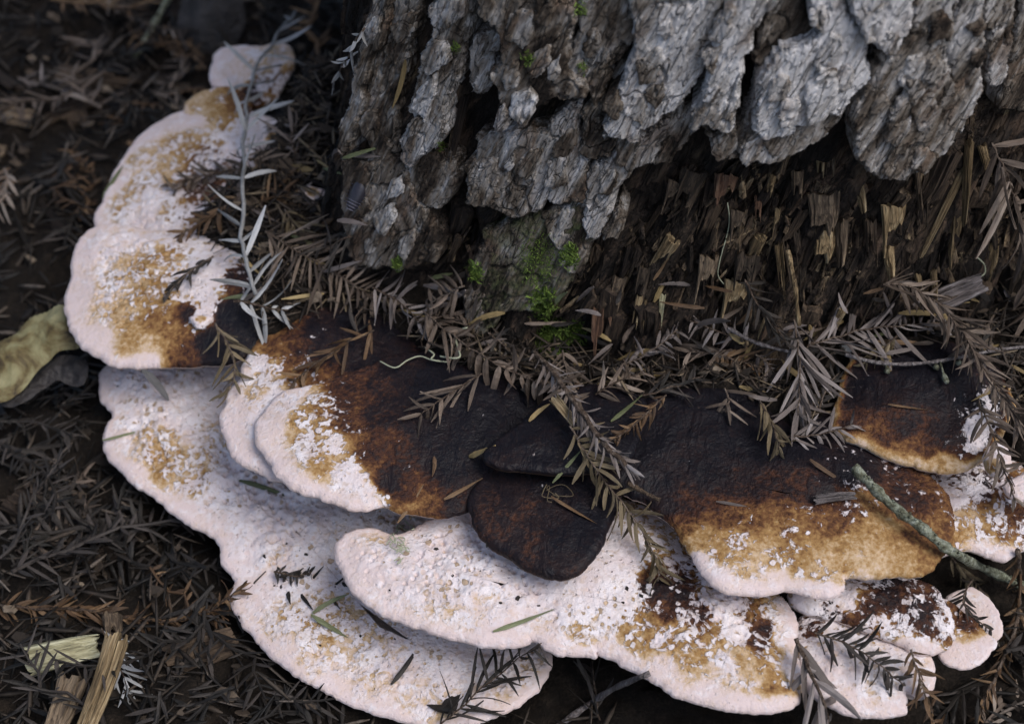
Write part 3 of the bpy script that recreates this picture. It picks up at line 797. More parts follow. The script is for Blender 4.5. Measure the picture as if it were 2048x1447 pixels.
# thin flakes lifting off the plates
FL = [(805,60,46,.5),(870,120,50,.6),(845,200,60,.62),(830,250,40,.45),(905,30,45,.35),(1040,60,60,.3),(1090,20,50,.3),(1020,150,46,.5),(1075,130,50,.3),(1110,140,34,.55),
      (1045,210,60,.56),(1000,240,34,.5),(1150,150,40,.42),(1180,90,40,.5),(1260,60,60,.55),(1300,130,50,.6),(1240,160,44,.55),(1225,220,40,.3),(1275,225,44,.66),(1330,60,40,.6),(1310,190,40,.55),(1250,300,60,.52),(1215,360,44,.5),
      (1060,330,60,.5),(1020,330,30,.55),(1110,350,44,.5),(1000,370,40,.55),(1130,290,40,.4),(960,170,40,.4),(1440,60,50,.62),(1420,120,44,.58),(1425,190,44,.66),(1460,30,40,.6),
      (1560,180,44,.78),(1640,190,70,.64),(1660,110,56,.66),(1640,40,44,.6),(1580,230,44,.74),(1690,160,40,.66),(1750,50,60,.62),(1780,90,40,.55),(1880,60,44,.4),(1870,140,50,.55),(1830,190,44,.5),(1850,230,60,.56),(1800,270,50,.45),(1760,210,40,.4),(1900,200,40,.4),(1790,320,50,.4),(1850,320,50,.42),
      (740,60,40,.45),(735,250,46,.36),(760,300,40,.4),(720,420,44,.34),(770,440,50,.4),(740,490,40,.36),(810,490,40,.34),(790,380,34,.42),(1450,300,50,.5),(1560,290,60,.46),(1510,300,44,.5),(1960,60,40,.4),(1955,120,36,.36)]
for i, (x, y, s, tone) in enumerate(FL):
    R_ = random.Random(i)
    pts = []
    kk = R_.randint(5, 8)
    for a in range(kk):
        an = 2 * math.pi * a / kk + R_.uniform(-.2, .2)
        rr = s * .72 * R_.uniform(.55, 1.1)
        pts.append((x + rr * math.cos(an) * .75 - rr * math.sin(an) * .25, y + rr * math.sin(an) * 1.15))
    u, v = px_uv([(x, y)], .03)[0]
    # stand proud of the plate beneath
    best = .012
    for (o, off, T, tn, ms) in PL:
        q = np.asarray(o)
        inside = False
        j = len(q) - 1
        for a in range(len(q)):
            if (q[a, 1] > y) != (q[j, 1] > y) and x < (q[j, 0] - q[a, 0]) * (y - q[a, 1]) / (q[j, 1] - q[a, 1]) + q[a, 0]:
                inside = not inside
            j = a
        if inside:
            best = max(best, off + T)
    plate(pts, best - .0015, .0022 + .002 * R_.random(), tone, name='bark_flake', n=80, rings=16, seed=500 + i * 3, terr=.0016, edge=.0012, jag=.0016)
# ------------------------------------------------------------------ ground with the heap of litter against the trunk
bpy.context.view_layer.update()
DG = bpy.context.evaluated_depsgraph_get()

LEDGE_PX = [(520,215),(470,300),(400,350),(360,400),(390,440),(450,480),(490,540),(480,600),(520,650),(560,640),(640,600),(740,605),(800,650),(880,720),(960,755),(1080,790),(1180,800),(1260,820),(1380,790),(1480,800),(1550,850),(1610,870),(1670,830),(1700,745),(1800,715),(1900,715),(1980,760),(2010,830),(2060,900),(2200,900),(2200,300),(1900,300),(1600,400),(1200,420),(900,300),(720,100),(640,100)]
LEDGE = on_plane(LEDGE_PX, .088)[:, :2]

def signed_inside(P, poly):
    n = len(poly)
    ins = np.zeros(len(P), bool)
    dist = np.full(len(P), 1e9)
    j = n - 1
    for i in range(n):
        a, b = poly[i], poly[j]
        c = (a[1] > P[:, 1]) != (b[1] > P[:, 1])
        with np.errstate(divide='ignore', invalid='ignore'):
            xs = (b[0] - a[0]) * (P[:, 1] - a[1]) / (b[1] - a[1] + 1e-12) + a[0]
        ins ^= c & (P[:, 0] < xs)
        ab = b - a
        t = np.clip(((P - a) @ ab) / (ab @ ab), 0, 1)
        dist = np.minimum(dist, np.linalg.norm(P - a - t[:, None] * ab, axis=1))
        j = i
    return np.where(ins, dist, -dist)

def grow(a, b, n, far, k):
    m = np.linspace(a, b, n)
    st = m[1] - m[0]
    ext = []
    x = st
    tot = 0
    for i in range(k):
        x *= 1.28
        tot += x
        ext.append(tot)
    ext = np.array(ext) * far / ext[-1]
    return np.r_[a - ext[::-1], m, b + ext]

def build_ground():
    gx = grow(-.42, .42, 330, 5, 34)
    gy = grow(-.34, .62, 380, 5, 34)
    X, Y = np.meshgrid(gx, gy)
    x, y = X.ravel(), Y.ravel()
    P = np.stack([x, y], 1)
    z = (fbm(x * 18, y * 18, 4, 5) - .5) * .035 + (fbm(x * 90, y * 90, 3, 8) - .5) * .008 - .004
    near = (np.abs(x) < .45) & (y > -.2) & (y < .6)
    sd = np.full(len(x), -1.0)
    sd[near] = signed_inside(P[near], LEDGE)
    idx = np.where(sd > -.012)[0]
    led = .083 + .02 * np.clip(y[idx] - .02, 0, .1) + (fbm(x[idx] * 60, y[idx] * 60, 3, 12) - .5) * .007
    top = np.full(len(idx), -1.0)
    down = Vector((0, 0, -1))
    for q, i in enumerate(idx):
        o = Vector((x[i], y[i], .125))
        for _ in range(3):
            hit, loc, nor, fi, ob, mt = scene.ray_cast(DG, o, down)
            if not hit:
                break
            if ob.name.startswith('cap'):
                top[q] = loc.z
                break
            o = Vector((x[i], y[i], loc.z - .0005))
    s = sd[idx]
    cover = top + np.clip(s / .004, 0, 1) * .0025 - np.clip(-s / .003, 0, 1) * .012
    w = np.clip((s + .004) / .010, 0, 1)
    w = w * w * (3 - 2 * w)
    zz = np.where(top > 0, np.maximum(cover, np.where(s > 0, led - .02 * np.clip(1 - s / .02, 0, 1), -1)), led)
    z[idx] = z[idx] * (1 - w) + zz * w
    nx = len(gx)
    i, j = np.meshgrid(np.arange(nx - 1), np.arange(len(gy) - 1))
    a = (j * nx + i).ravel()
    F = np.stack([a, a + 1, a + nx + 1, a + nx], 1)
    t = NT('forest_soil')
    c = t.coord()
    v = t.math('ADD', t.math('MULTIPLY', t.noise(c, 120, 4, .65), .6), t.math('MULTIPLY', t.noise(c, 700, 3, .6), .5))
    col = t.ramp(v, [(.3, (.006, .005, .005)), (.55, (.018, .014, .011)), (.75, (.048, .036, .027)), (.9, (.10, .08, .06))])
    m = t.out(col, .9, t.bump(t.noise(c, 600, 4, .7), .004, .9), .2)
    o = link('ground', mesh_np('ground', np.stack([x, y, z], 1), F, m))
    o['kind'] = 'structure'
build_ground()
bpy.context.view_layer.update()
DG = bpy.context.evaluated_depsgraph_get()

def hit_px(px, py):
    d = Vector(rays([(px, py)])[0])
    h, loc, nor, fi, ob, mt = scene.ray_cast(DG, Vector(CAM), d.normalized())
    if not h:
        loc = Vector(on_plane([(px, py)], 0)[0])
        nor = Vector((0, 0, 1))
    return loc, nor

def path3(px, n, lift=.002, win=3):
    S = spline(px, n, closed=False)
    D = rays(S)
    t = []
    for p, d in zip(S, D):
        loc, nor = hit_px(*p)
        t.append((np.array(loc) - CAM) @ FWD)
    t = np.array(t)
    tm = np.array([t[max(0, i - win):i + win + 1].min() for i in range(n)])
    ker = np.ones(2 * win + 1) / (2 * win + 1)
    tp = np.r_[np.full(win, tm[0]), tm, np.full(win, tm[-1])]
    ts = np.convolve(tp, ker, 'valid')
    ts = np.minimum(ts, t) - lift
    return CAM[None] + D * ts[:, None], ts

# ------------------------------------------------------------------ splinters and chunks of wood
def chunk_mesh(seed, mat, w=.010, l=.034, t=.006, nx=9, nz=5, rag=.26):
    """a broken piece of wood, grain along z: grooved faces, ragged lower end"""
    R = random.Random(seed)
    V, F = [], []
    lo, hi, gr = [], [], []
    cur = R.uniform(.05, .3) * rag / .26
    for i in range(nx + 1):
        if R.random() < .7:
            cur = min(max(cur + R.gauss(0, rag), 0), 2.3 * rag)
        lo.append(-l / 2 + l * (cur + R.uniform(0, .06)))
        hi.append(l / 2 - l * R.uniform(0, .12))
        gr.append(R.uniform(-.5, .5))
    xs = sorted([-w / 2, w / 2] + [R.uniform(-w / 2, w / 2) for _ in range(nx - 1)])
    bow = R.uniform(-.1, .1) * w
    for side in (0, 1):
        for i in range(nx + 1):
            f = i / nx
            edge = 1 - abs(2 * f - 1) ** 3 * .6
            for j in range(nz + 1):
                g = j / nz
                z = lo[i] + (hi[i] - lo[i]) * g
                tip = .45 + .55 * min(1, g * 2.5)
                y = t * .5 * edge * tip * (1 + .75 * gr[i] + R.uniform(-.12, .12))
                V.append((xs[i] * (1 - .25 * (1 - g)) + bow * math.sin(g * 3) + R.uniform(-.01, .01) * w, y if side else -y, z))
    m = nz + 1
    o2 = (nx + 1) * m
    for i in range(nx):
        for j in range(nz):
            a_ = i * m + j
            F.append((a_, a_ + m, a_ + m + 1, a_ + 1))
            F.append((o2 + a_ + 1, o2 + a_ + m + 1, o2 + a_ + m, o2 + a_))
        F.append((i * m, o2 + i * m, o2 + (i + 1) * m, (i + 1) * m))
        F.append((i * m + nz, (i + 1) * m + nz, o2 + (i + 1) * m + nz, o2 + i * m + nz))
    for j in range(nz):
        F.append((j, j + 1, o2 + j + 1, o2 + j))
        k_ = nx * m + j
        F.append((k_ + 1, k_, o2 + k_, o2 + k_ + 1))
    return mesh_np('splinter', V, F, M[mat], smooth=False)

CH = {m: [chunk_mesh(i * 11 + len(m), m, nx=f) for i, f in enumerate((7, 10, 11, 13, 11, 8))] for m in ('wood_dark', 'wood_mid', 'wood_tan', 'wood_red', 'wood_pale', 'wood_grey')}

CHIP = {m: [chunk_mesh(i * 7 + 3, m, nx=12, nz=6, rag=.05) for i in range(3)] for m in ('wood_dark', 'wood_mid', 'wood_tan', 'wood_pale', 'wood_grey')}

def frame(xa, ya, za, loc, sc):
    m = Matrix.Identity(4)
    for r in range(3):
        m[r][0], m[r][1], m[r][2], m[r][3] = xa[r] * sc[0], ya[r] * sc[1], za[r] * sc[2], loc[r]
    return m

def splinter_uv(u, v, h, lean, tilt, sx, sz, mat, R):
    th = u / TR
    n = Vector((math.sin(th), -math.cos(th), 0))
    tx = Vector((math.cos(th), math.sin(th), 0))
    za = (Vector((0, 0, 1)) + tx * lean - n * tilt).normalized()
    xa = (tx - za * tx.dot(za)).normalized()
    ya = za.cross(xa).normalized()
    tw = Quaternion(za, R.uniform(-.5, .5))
    xa, ya = tw @ xa, tw @ ya
    loc = Vector(trunk_pt(np.array(u), np.array(v), np.array(h)).tolist()) - Vector(T0)
    o = link('wood_splinter', R.choice(CH[mat]), tree)
    o.matrix_local = frame(xa, ya, za, loc, (sx, R.uniform(.8, 1.5) * sx, sz))
    return o

ROT_PX = [(900,430),(960,440),(1165,520),(1250,470),(1300,420),(1380,330),(1470,300),(1700,260),(1900,300),(1985,180),(2060,180),(2080,580),(1950,610),(1700,650),(1400,670),(1300,700),(1190,690),(1160,560),(1100,620),(960,640)]
def splinters():
    R = random.Random(3)
    poly = np.array(ROT_PX, float)
    cnt = 0
    while cnt < 250:
        p = np.array([[R.uniform(900, 2080), R.uniform(180, 700)]])
        if signed_inside(p, poly)[0] < 0:
            continue
        u, v = px_uv(p, .0)[0]
        m = R.choices(('wood_dark', 'wood_mid', 'wood_tan'), (.76, .20, .04))[0]
        sc = R.uniform(.3, 1.0) ** 1.5 * (1.5 if m == 'wood_dark' else .8)
        if R.random() < .25:
            splinter_uv(u, v, R.uniform(.001, .011), LEAN + R.uniform(-.15, .3), R.uniform(-.05, .25), sc * .25, R.uniform(.5, 1.2), m, R)
        else:
            splinter_uv(u, v, R.uniform(-.003, .010), LEAN + R.gauss(0, .12), R.uniform(-.08, .25), sc, R.uniform(.35, 1.0), m, R)
        cnt += 1
    # those with a clear shape in the photograph: both ends, width, wood
    for (x0, y0, x1, y1, w, m) in [(1945,345,1832,503,14,'wood_tan'),(1952,290,1917,440,16,'wood_tan'),(1925,430,1893,528,26,'wood_tan'),(2003,370,1984,488,44,'wood_mid'),
        (1652,395,1640,462,58,'wood_mid'),(1645,400,1638,442,16,'wood_tan'),(1655,470,1640,515,40,'wood_tan'),(1690,450,1676,520,24,'wood_mid'),(1795,415,1775,505,44,'wood_tan'),(1785,505,1776,548,20,'wood_tan'),
        (1500,515,1478,600,44,'wood_mid'),(1478,570,1456,636,46,'wood_tan'),(1206,585,1200,705,44,'wood_red'),(952,600,936,700,34,'wood_mid'),(1556,490,1562,600,9,'wood_tan'),(1573,490,1598,655,11,'wood_mid'),(1566,495,1569,600,6,'wood_tan'),
        (1596,470,1598,540,12,'wood_mid'),(1723,375,1722,412,18,'wood_tan'),(1395,345,1350,430,46,'wood_mid'),(1352,372,1332,420,26,'wood_mid'),(1455,360,1440,400,40,'wood_red'),(1600,350,1590,395,22,'wood_mid'),(1668,305,1655,360,18,'wood_mid'),(1650,300,1634,352,16,'wood_tan'),
        (1280,598,1266,655,14,'wood_tan'),(1291,605,1284,662,5,'wood_tan'),(1325,600,1319,640,11,'wood_pale'),(1560,428,1544,468,10,'wood_tan'),(1552,362,1532,384,12,'wood_tan'),(1845,560,1838,585,12,'wood_tan'),(1878,550,1862,590,12,'wood_tan'),(1748,450,1738,520,22,'wood_dark'),
        (1842,330,1836,450,10,'wood_mid'),(1975,300,1968,345,16,'wood_tan'),(1868,360,1850,450,16,'wood_mid'),(1290,540,1275,600,26,'wood_mid'),(1240,560,1225,620,26,'wood_mid'),(1480,430,1470,480,30,'wood_mid'),(1420,520,1400,600,34,'wood_mid'),(905,240,902,345,14,'wood_mid'),(920,200,916,300,16,'wood_dark'),(1520,400,1512,440,14,'wood_red'),(1610,540,1600,590,14,'wood_mid')]:
        L0, n0 = hit_px(x0, y0)
        L1, n1 = hit_px(x1, y1)
        a = px_uv([(x0, y0), (x1, y1)], .012)
        P = trunk_pt(a[:, 0], a[:, 1], np.array((.007, .017)))
        p0, p1 = Vector(P[0].tolist()), Vector(P[1].tolist())
        za = (p0 - p1)
        L = za.length
        za.normalize()
        th = a[:, 0].mean() / TR
        n = Vector((math.sin(th), -math.cos(th), 0))
        xa = za.cross(n).normalized() * -1
        ya = za.cross(xa).normalized()
        wm = w * .00026
        o = link('wood_splinter', CH[m][(x0 + y0) % 6], tree)
        o.matrix_local = frame(xa, ya, za, (p0 + p1) / 2 - Vector(T0), (wm / .010, max(.35, min(1.0, wm / .008)), L / .034))
splinters()
def fibre_mass():
    # crumbled fibres too fine to tell apart
    R = np.random.default_rng(8)
    poly = np.array(ROT_PX, float)
    V, F, tone, G = [], [], [], []
    while len(F) < 2600 * 5:
        p = np.array([[R.uniform(900, 2080), R.uniform(180, 700)]])
        if signed_inside(p, poly)[0] < 0:
            continue
        u, v = px_uv_fast(p[0])
        cl = R.normal(0, .006, 8), R.normal(0, .004, 8)
        t0 = R.uniform(.15, .75)
        for q in range(8):
            uu, vv = u + cl[0][q], v + cl[1][q]
            h = R.uniform(-.006, .005)
            l, w = R.uniform(.004, .016), R.uniform(.0005, .0018)
            du = (LEAN + R.normal(0, .45)) * l
            oh = R.uniform(-.003, .005)
            b = len(V)
            for (a, k_, e) in ((0, 1, oh), (1, .8, 0)):
                for (sx, sy) in ((-1, 0), (1, 0), (0, -1.2)):
                    V.append((uu + du * (a - .5) + sx * w * k_, vv + l * (a - .5), h + e * (1 - a) - sy * w * k_))
                    tone.append(t0 + R.normal(0, .10))
            F += [(b, b + 1, b + 4, b + 3), (b + 1, b + 2, b + 5, b + 4), (b + 2, b, b + 3, b + 5), (b + 2, b + 1, b), (b + 3, b + 4, b + 5)]
    V = np.array(V)
    P = trunk_pt(V[:, 0], V[:, 1], V[:, 2]) - T0
    o = link('wood_fibre', mesh_np('wood_fibre', P, F, M['rot'], {'grain': gcoord(V[:, 0], V[:, 1], V[:, 2]), 'tone': tone, 'moss': np.zeros(len(V))}, smooth=False), tree)
    o['kind'] = 'stuff'
_UVG = None
def px_uv_fast(p):
    global _UVG
    if _UVG is None:
        gx, gy = np.meshgrid(np.linspace(880, 2090, 26), np.linspace(170, 710, 14))
        _UVG = px_uv(np.stack([gx.ravel(), gy.ravel()], 1), .002).reshape(14, 26, 2)
    fx, fy = (p[0] - 880) / 1210 * 25, (p[1] - 170) / 540 * 13
    i, j = min(int(fx), 24), min(int(fy), 12)
    fx, fy = fx - i, fy - j
    return (_UVG[j, i] * (1 - fx) + _UVG[j, i + 1] * fx) * (1 - fy) + (_UVG[j + 1, i] * (1 - fx) + _UVG[j + 1, i + 1] * fx) * fy
fibre_mass()
bpy.context.view_layer.update()
DG = bpy.context.evaluated_depsgraph_get()

# ------------------------------------------------------------------ needles, stems and sprigs
def needle_mesh(name, mat, L=.016, W=.0022, T=.0008, bend=.10, twist=.0, segs=5, seed=0, lat=0.0):
    R = random.Random(seed)
    V, F = [], []
    for i in range(segs + 1):
        t = i / segs
        w = W * .5 * min(1, .4 + t * 4) * (1 - ((max(0, t - .6)) / .4) ** 1.6 * .8)
        y = t * L
        z = bend * L * (t * t) * -1 + R.uniform(-.02, .02) * T
        a = twist * t
        for (x_, z_) in ((-w, -.1 * T), (0, .5 * T * (1 - .5 * t) - .25 * T), (w, -.1 * T), (0, -.6 * T)):
            V.append((x_ * math.cos(a) - z_ * math.sin(a) + lat * L * t * t, y, z + x_ * math.sin(a) + z_ * math.cos(a)))
    for i in range(segs):
        for q in range(4):
            F.append((i * 4 + q, i * 4 + (q + 1) % 4, i * 4 + 4 + (q + 1) % 4, i * 4 + 4 + q))
    F += [(3, 2, 1, 0), (segs * 4, segs * 4 + 1, segs * 4 + 2, segs * 4 + 3)]
    F = [f[::-1] for f in F]
    return mesh_np(name, V, F, M[mat], smooth=False) if mat else (V, F)

NM = {m: [needle_mesh('needle', m, bend=b, twist=tw, seed=i, lat=(.0, .12, -.16, .2, -.08, .1, -.22)[i]) for i, (b, tw) in enumerate(((.05, .3), (.18, -.6), (.32, .7), (-.10, -.3), (.12, 1.3), (.45, .2), (-.2, .8)))] for m in ('n_brown', 'n_grey', 'n_silver', 'n_orange', 'n_dark', 'n_tan', 'n_green', 'n_olive')}

def tube(P, rad, sides=7, jitter=.0, seed=0):
    P = np.asarray(P, float)
    n = len(P)
    rad = np.broadcast_to(np.asarray(rad, float), (n,))
    T = np.gradient(P, axis=0)
    T /= np.linalg.norm(T, axis=1)[:, None] + 1e-12
    ref = np.array((0.13, .21, .97))
    V = []
    R = np.random.default_rng(seed)
    for i in range(n):
        a = np.cross(T[i], ref)
        a /= np.linalg.norm(a) + 1e-12
        b = np.cross(T[i], a)
        for k_ in range(sides):
            an = 2 * math.pi * k_ / sides
            r = rad[i] * (1 + jitter * (R.random() - .5) * 2)
            V.append(P[i] + a * r * math.cos(an) + b * r * math.sin(an))
    F = []
    for i in range(n - 1):
        for k_ in range(sides):
            F.append((i * sides + k_, i * sides + (k_ + 1) % sides, (i + 1) * sides + (k_ + 1) % sides, (i + 1) * sides + k_))
    F.append(tuple(range(sides))[::-1])
    F.append(tuple((n - 1) * sides + q for q in range(sides)))
    return np.array(V), F

UPV = Vector((0, 0, 1))
VIEW_UP = Vector((0, -.55, .83))
def sprig(label, px, nl, mat, space=9, ang=52, wid=11, lift=.0035, stem_r=2.2, seed=0, sides=(1, -1), droop=.15, group=None, gap=.0, taper=True, jit=.38, flat=1.0, name='needle_sprig', stem_mat='stem', roll=0.0, tw=1.0):
    R = random.Random(seed * 31 + 5)
    lp = np.linalg.norm(np.diff(np.asarray(px, float), axis=0), axis=1).sum()
    n = max(8, int(lp / 14))
    P, dep = path3(px, n, lift)
    mpp = dep.mean() / PXF
    P = P + np.random.default_rng(seed).normal(0, 1.3 * mpp, P.shape)
    root = empty(name, P[0], label, 'sprig', group)
    b = P[0]
    rad = np.linspace(stem_r, stem_r * (.55 if taper else .9), n) * mpp
    V, F = tube(P - b, rad, 6, .12, seed)
    link('stem', mesh_np('stem', V, F, M[stem_mat]), root)
    m = int(lp / space)
    for i in range(m):
        f = (i + .5) / m
        q = f * (n - 1)
        a = min(int(q), n - 2)
        p = Vector((P[a] + (P[a + 1] - P[a]) * (q - a)).tolist())
        d = Vector((P[a + 1] - P[a]).tolist()).normalized()
        for sgn in sides:
            if R.random() < max(gap, .07):
                continue
            nrm = (VIEW_UP * .6 + UPV * .4).normalized()
            if roll:
                nrm = Quaternion(d, roll) @ nrm
            nrm = Quaternion(d, R.gauss(0, .35 * tw)) @ nrm
            side = nrm.cross(d).normalized() * -sgn
            an = math.radians(ang + R.gauss(0, 15))
            env = (.62 + .38 * math.sin(math.pi * min(1, f * 1.25 + .12))) if taper else 1
            L = nl * mpp * env * R.uniform(.8, 1.3)
            ya = (d * math.cos(an) + side * math.sin(an) * flat + nrm * R.gauss(0, jit * .6) - UPV * droop * R.uniform(.2, 1)).normalized()
            up = (nrm + side * R.gauss(0, .6 * tw)).normalized()
            xa = ya.cross(up).normalized()
            za = xa.cross(ya).normalized()
            sc = L / .016
            ws = wid * mpp / .0022
            o = link('needle', R.choice(NM[mat]), root)
            o.matrix_local = frame(xa, ya, za, p - Vector(b.tolist()), (ws * .60 * R.uniform(.7, 1.2), sc, max(ws, .8 * sc) * R.uniform(.8, 1.2)))
    return root

SP = [
 # label, path, needle length, material, options
 ('tall silvery grey sprig with sparse paired needles, standing over the pale brackets', [(512,590),(498,545),(489,505),(482,450),(488,415),(484,370),(489,330),(486,285),(494,240),(491,205),(504,165),(512,130),(538,98),(556,66),(590,25)], 88, 'n_silver', dict(space=31, ang=42, wid=15, lift=.020, stem_r=4.2, taper=False, droop=.0, gap=.2, stem_mat='n_silver', jit=.45, tw=.6)),
 ('flat brown feathery sprig at the foot of the shaded bark', [(530,462),(590,500),(660,540),(720,578),(750,606)], 104, 'n_brown', dict(space=10, ang=62, wid=11, lift=.006)),
 ('dark feathery sprig tucked behind the flat brown one by the bark', [(700,470),(660,490),(615,500)], 70, 'n_dark', dict(space=10, ang=70, wid=9)),
 ('grey brown sprig with upright needles below the hollow in the trunk', [(745,575),(780,592),(815,618),(850,655)], 62, 'n_grey', dict(space=12, ang=66, wid=12, lift=.008)),
 ('rusty brown sprig under the hollow, needles splayed against the wood', [(930,570),(890,590),(850,612)], 58, 'n_brown', dict(space=11, ang=60, wid=12, lift=.008)),
 ('brown sprig with wide drooping needles along the black edge of the cap', [(845,622),(890,660),(945,698),(1000,732),(1060,758),(1105,775)], 72, 'n_brown', dict(space=15, ang=62, wid=19, lift=.010, droop=.5)),
 ('small brown drooping sprig between the black cap and the grey plaited sprig', [(1100,760),(1130,780),(1165,800)], 54, 'n_brown', dict(space=12, ang=75, wid=13, lift=.008, droop=.55)),
 ('thick grey sprig with short plaited needles, its tip on the black bracket', [(1068,700),(1110,752),(1150,805),(1188,858),(1225,905),(1252,930)], 42, 'n_grey', dict(space=8, ang=22, wid=11, lift=.014, stem_r=6, droop=.0, taper=False)),
 ('olive brown sprig hanging down from the black bracket onto the white one', [(1140,850),(1170,905),(1205,955),(1245,1005),(1285,1062),(1312,1120),(1318,1160)], 66, 'n_olive', dict(space=13, ang=42, wid=13, lift=.007, droop=.2)),
 ('brown sprig with spread fan of needles on the black centre of the cap', [(965,745),(925,770),(880,800),(835,832)], 72, 'n_brown', dict(space=17, ang=32, wid=12, lift=.004)),
 ('brown herringbone sprig lying on the brown bracket with frayed edge', [(748,662),(700,682),(660,708),(620,735),(585,765)], 66, 'n_orange', dict(space=15, ang=36, wid=11, lift=.004)),
 ('drooping grey brown sprig like a tassel between the two dark brackets', [(1588,640),(1597,700),(1600,760),(1596,830)], 112, 'n_grey', dict(space=10, ang=30, wid=14, lift=.010, droop=.35)),
 ('long needled grey sprig reaching sideways above the dark red bracket', [(1610,692),(1680,672),(1750,655),(1850,648),(1900,645)], 116, 'n_grey', dict(space=13, ang=46, wid=14, lift=.012, droop=.05)),
 ('dense rope like brown sprig arching down beside the twig with buds', [(1765,566),(1820,575),(1880,610),(1930,675),(1975,745),(2010,800),(2040,850)], 78, 'n_brown', dict(space=7, ang=26, wid=12, lift=.020, droop=.0)),
 ('large glossy brown sprig hanging at the splintered wood beside the plank', [(1985,285),(2012,350),(2040,430),(2062,520),(2075,620)], 124, 'n_brown', dict(space=15, ang=44, wid=20, lift=.022, droop=.1)),
 ('dark needle tuft leaning on the rotten wood above the tassel sprig', [(1490,560),(1510,600),(1540,640),(1575,685)], 58, 'n_dark', dict(space=9, ang=26, wid=11, lift=.010)),
 ('short grey sprig at the foot of the splintered wood, beside bright moss', [(1235,730),(1280,715),(1320,690),(1352,655)], 42, 'n_grey', dict(space=10, ang=40, wid=11, lift=.006)),
 ('splayed dark sprig with broad blades over the tongue shaped pale bracket', [(1592,1275),(1615,1335),(1640,1385),(1655,1440),(1662,1500)], 128, 'n_grey', dict(space=24, ang=36, wid=24, lift=.012, stem_r=5, droop=.1)),
 ('dark feathery sprig lying across the warty red bracket', [(1630,1265),(1690,1285),(1750,1320),(1810,1372)], 66, 'n_dark', dict(space=12, ang=52, wid=13, lift=.006)),
 ('orange brown sprig hanging past the tip of the tongue shaped bracket', [(1822,1300),(1838,1350),(1855,1400),(1875,1465)], 46, 'n_orange', dict(space=10, ang=45, wid=13, lift=.006)),
 ('ragged orange brown strand hanging beside the plain pink lobe', [(2035,1100),(2040,1180),(2028,1260),(2000,1330),(1968,1400),(1945,1470)], 46, 'n_orange', dict(space=12, ang=20, wid=11, lift=.006, stem_r=5)),
 ('dim dry sprig overlapping the low white bracket where it meets shade', [(875,1452),(925,1412),(975,1365),(1040,1315),(1085,1285)], 84, 'n_dark', dict(space=15, ang=38, wid=12, lift=.006)),
 ('thin dark sprig in shade below the curved white bracket', [(1200,1440),(1190,1380),(1185,1320)], 80, 'n_dark', dict(space=17, ang=36, wid=12, lift=.004)),
 ('dark curled sprig lying across the rounded bracket with purple corner', [(425,512),(385,540),(350,570),(325,600)], 34, 'n_dark', dict(space=9, ang=24, wid=11, lift=.003)),
 ('olive sprig wedged between the purple corner and the frayed brown bracket', [(430,645),(455,690),(470,740),(455,790)], 62, 'n_olive', dict(space=13, ang=30, wid=12, lift=.006)),
 ('tuft of broad silvery needles at the foot of the tall silvery sprig', [(470,600),(520,612),(575,620)], 84, 'n_silver', dict(space=19, ang=58, wid=16, lift=.008, stem_r=3, tw=.6)),
 ('dry sprig trailing over the white knob at the dark red bracket', [(1955,800),(1985,860),(2005,930),(2030,1000)], 60, 'n_brown', dict(space=13, ang=36, wid=14, lift=.008)),
 ('pale brown drooping needles tip over the black top of the wide bracket', [(1520,800),(1545,850),(1560,900)], 62, 'n_olive', dict(space=14, ang=28, wid=15, lift=.006, droop=.25)),
 ('tiny black curled sprig stuck to the pitted white crust', [(548,1142),(575,1148),(600,1150),(622,1146)], 20, 'n_dark', dict(space=6, ang=60, wid=10, lift=.003)),
 ('rust coloured rope of needles on the litter ending under the white rim', [(-40,1212),(60,1215),(150,1218),(240,1230),(330,1242),(400,1228),(450,1200),(480,1175)], 44, 'n_orange', dict(space=9, ang=30, wid=11, lift=.005, stem_r=4)),
 ('pale silvery sprig lying over the brown wood splinter on the ground', [(203,1255),(225,1300),(245,1345),(258,1385)], 62, 'n_silver', dict(space=13, ang=30, wid=12, lift=.008)),
 ('flat brown grey feathery sprig on the ground beside the low white bracket', [(0,1000),(60,990),(120,975),(175,950)], 76, 'n_brown', dict(space=11, ang=48, wid=12, lift=.005)),
 ('second flat brown grey sprig on the ground, below the flat feathery one', [(30,1100),(90,1080),(140,1050),(172,1012)], 72, 'n_brown', dict(space=11, ang=48, wid=12, lift=.005)),
 ('brown sprig half hiding the flecked pale bracket beside the silvery stem', [(490,335),(440,345),(390,355),(345,380)], 50, 'n_brown', dict(space=9, ang=34, wid=12, lift=.004)),
 ('rusty sprig lying on the flecked bracket under the silvery stem', [(478,395),(440,420),(400,445),(360,470)], 52, 'n_orange', dict(space=9, ang=34, wid=12, lift=.004)),
 ('small dark sprig beside the dim greyish pink lobe', [(1945,1160),(1925,1200),(1950,1235),(1985,1260)], 34, 'n_dark', dict(space=9, ang=45, wid=11, lift=.005)),
 ('grey fallen sprig with curled needles hanging on the shaded bark edge', [(728,55),(705,95),(685,130),(665,170)], 34, 'n_silver', dict(space=11, ang=18, wid=11, lift=.004)),
 ('rust brown sprig reaching over the black edge toward the tassel sprig', [(1330,790),(1300,820),(1265,850),(1225,880)], 30, 'n_orange', dict(space=8, ang=38, wid=9, lift=.004)),
 ('thin brown sprig hanging under the green lichen twig', [(1900,1110),(1925,1140),(1950,1165),(1975,1190)], 40, 'n_olive', dict(space=12, ang=35, wid=10, lift=.004)),
]
for i, (lab, px, nl, mat, kw) in enumerate(SP):
    sprig(lab, px, nl, mat, seed=i + 1, **kw)
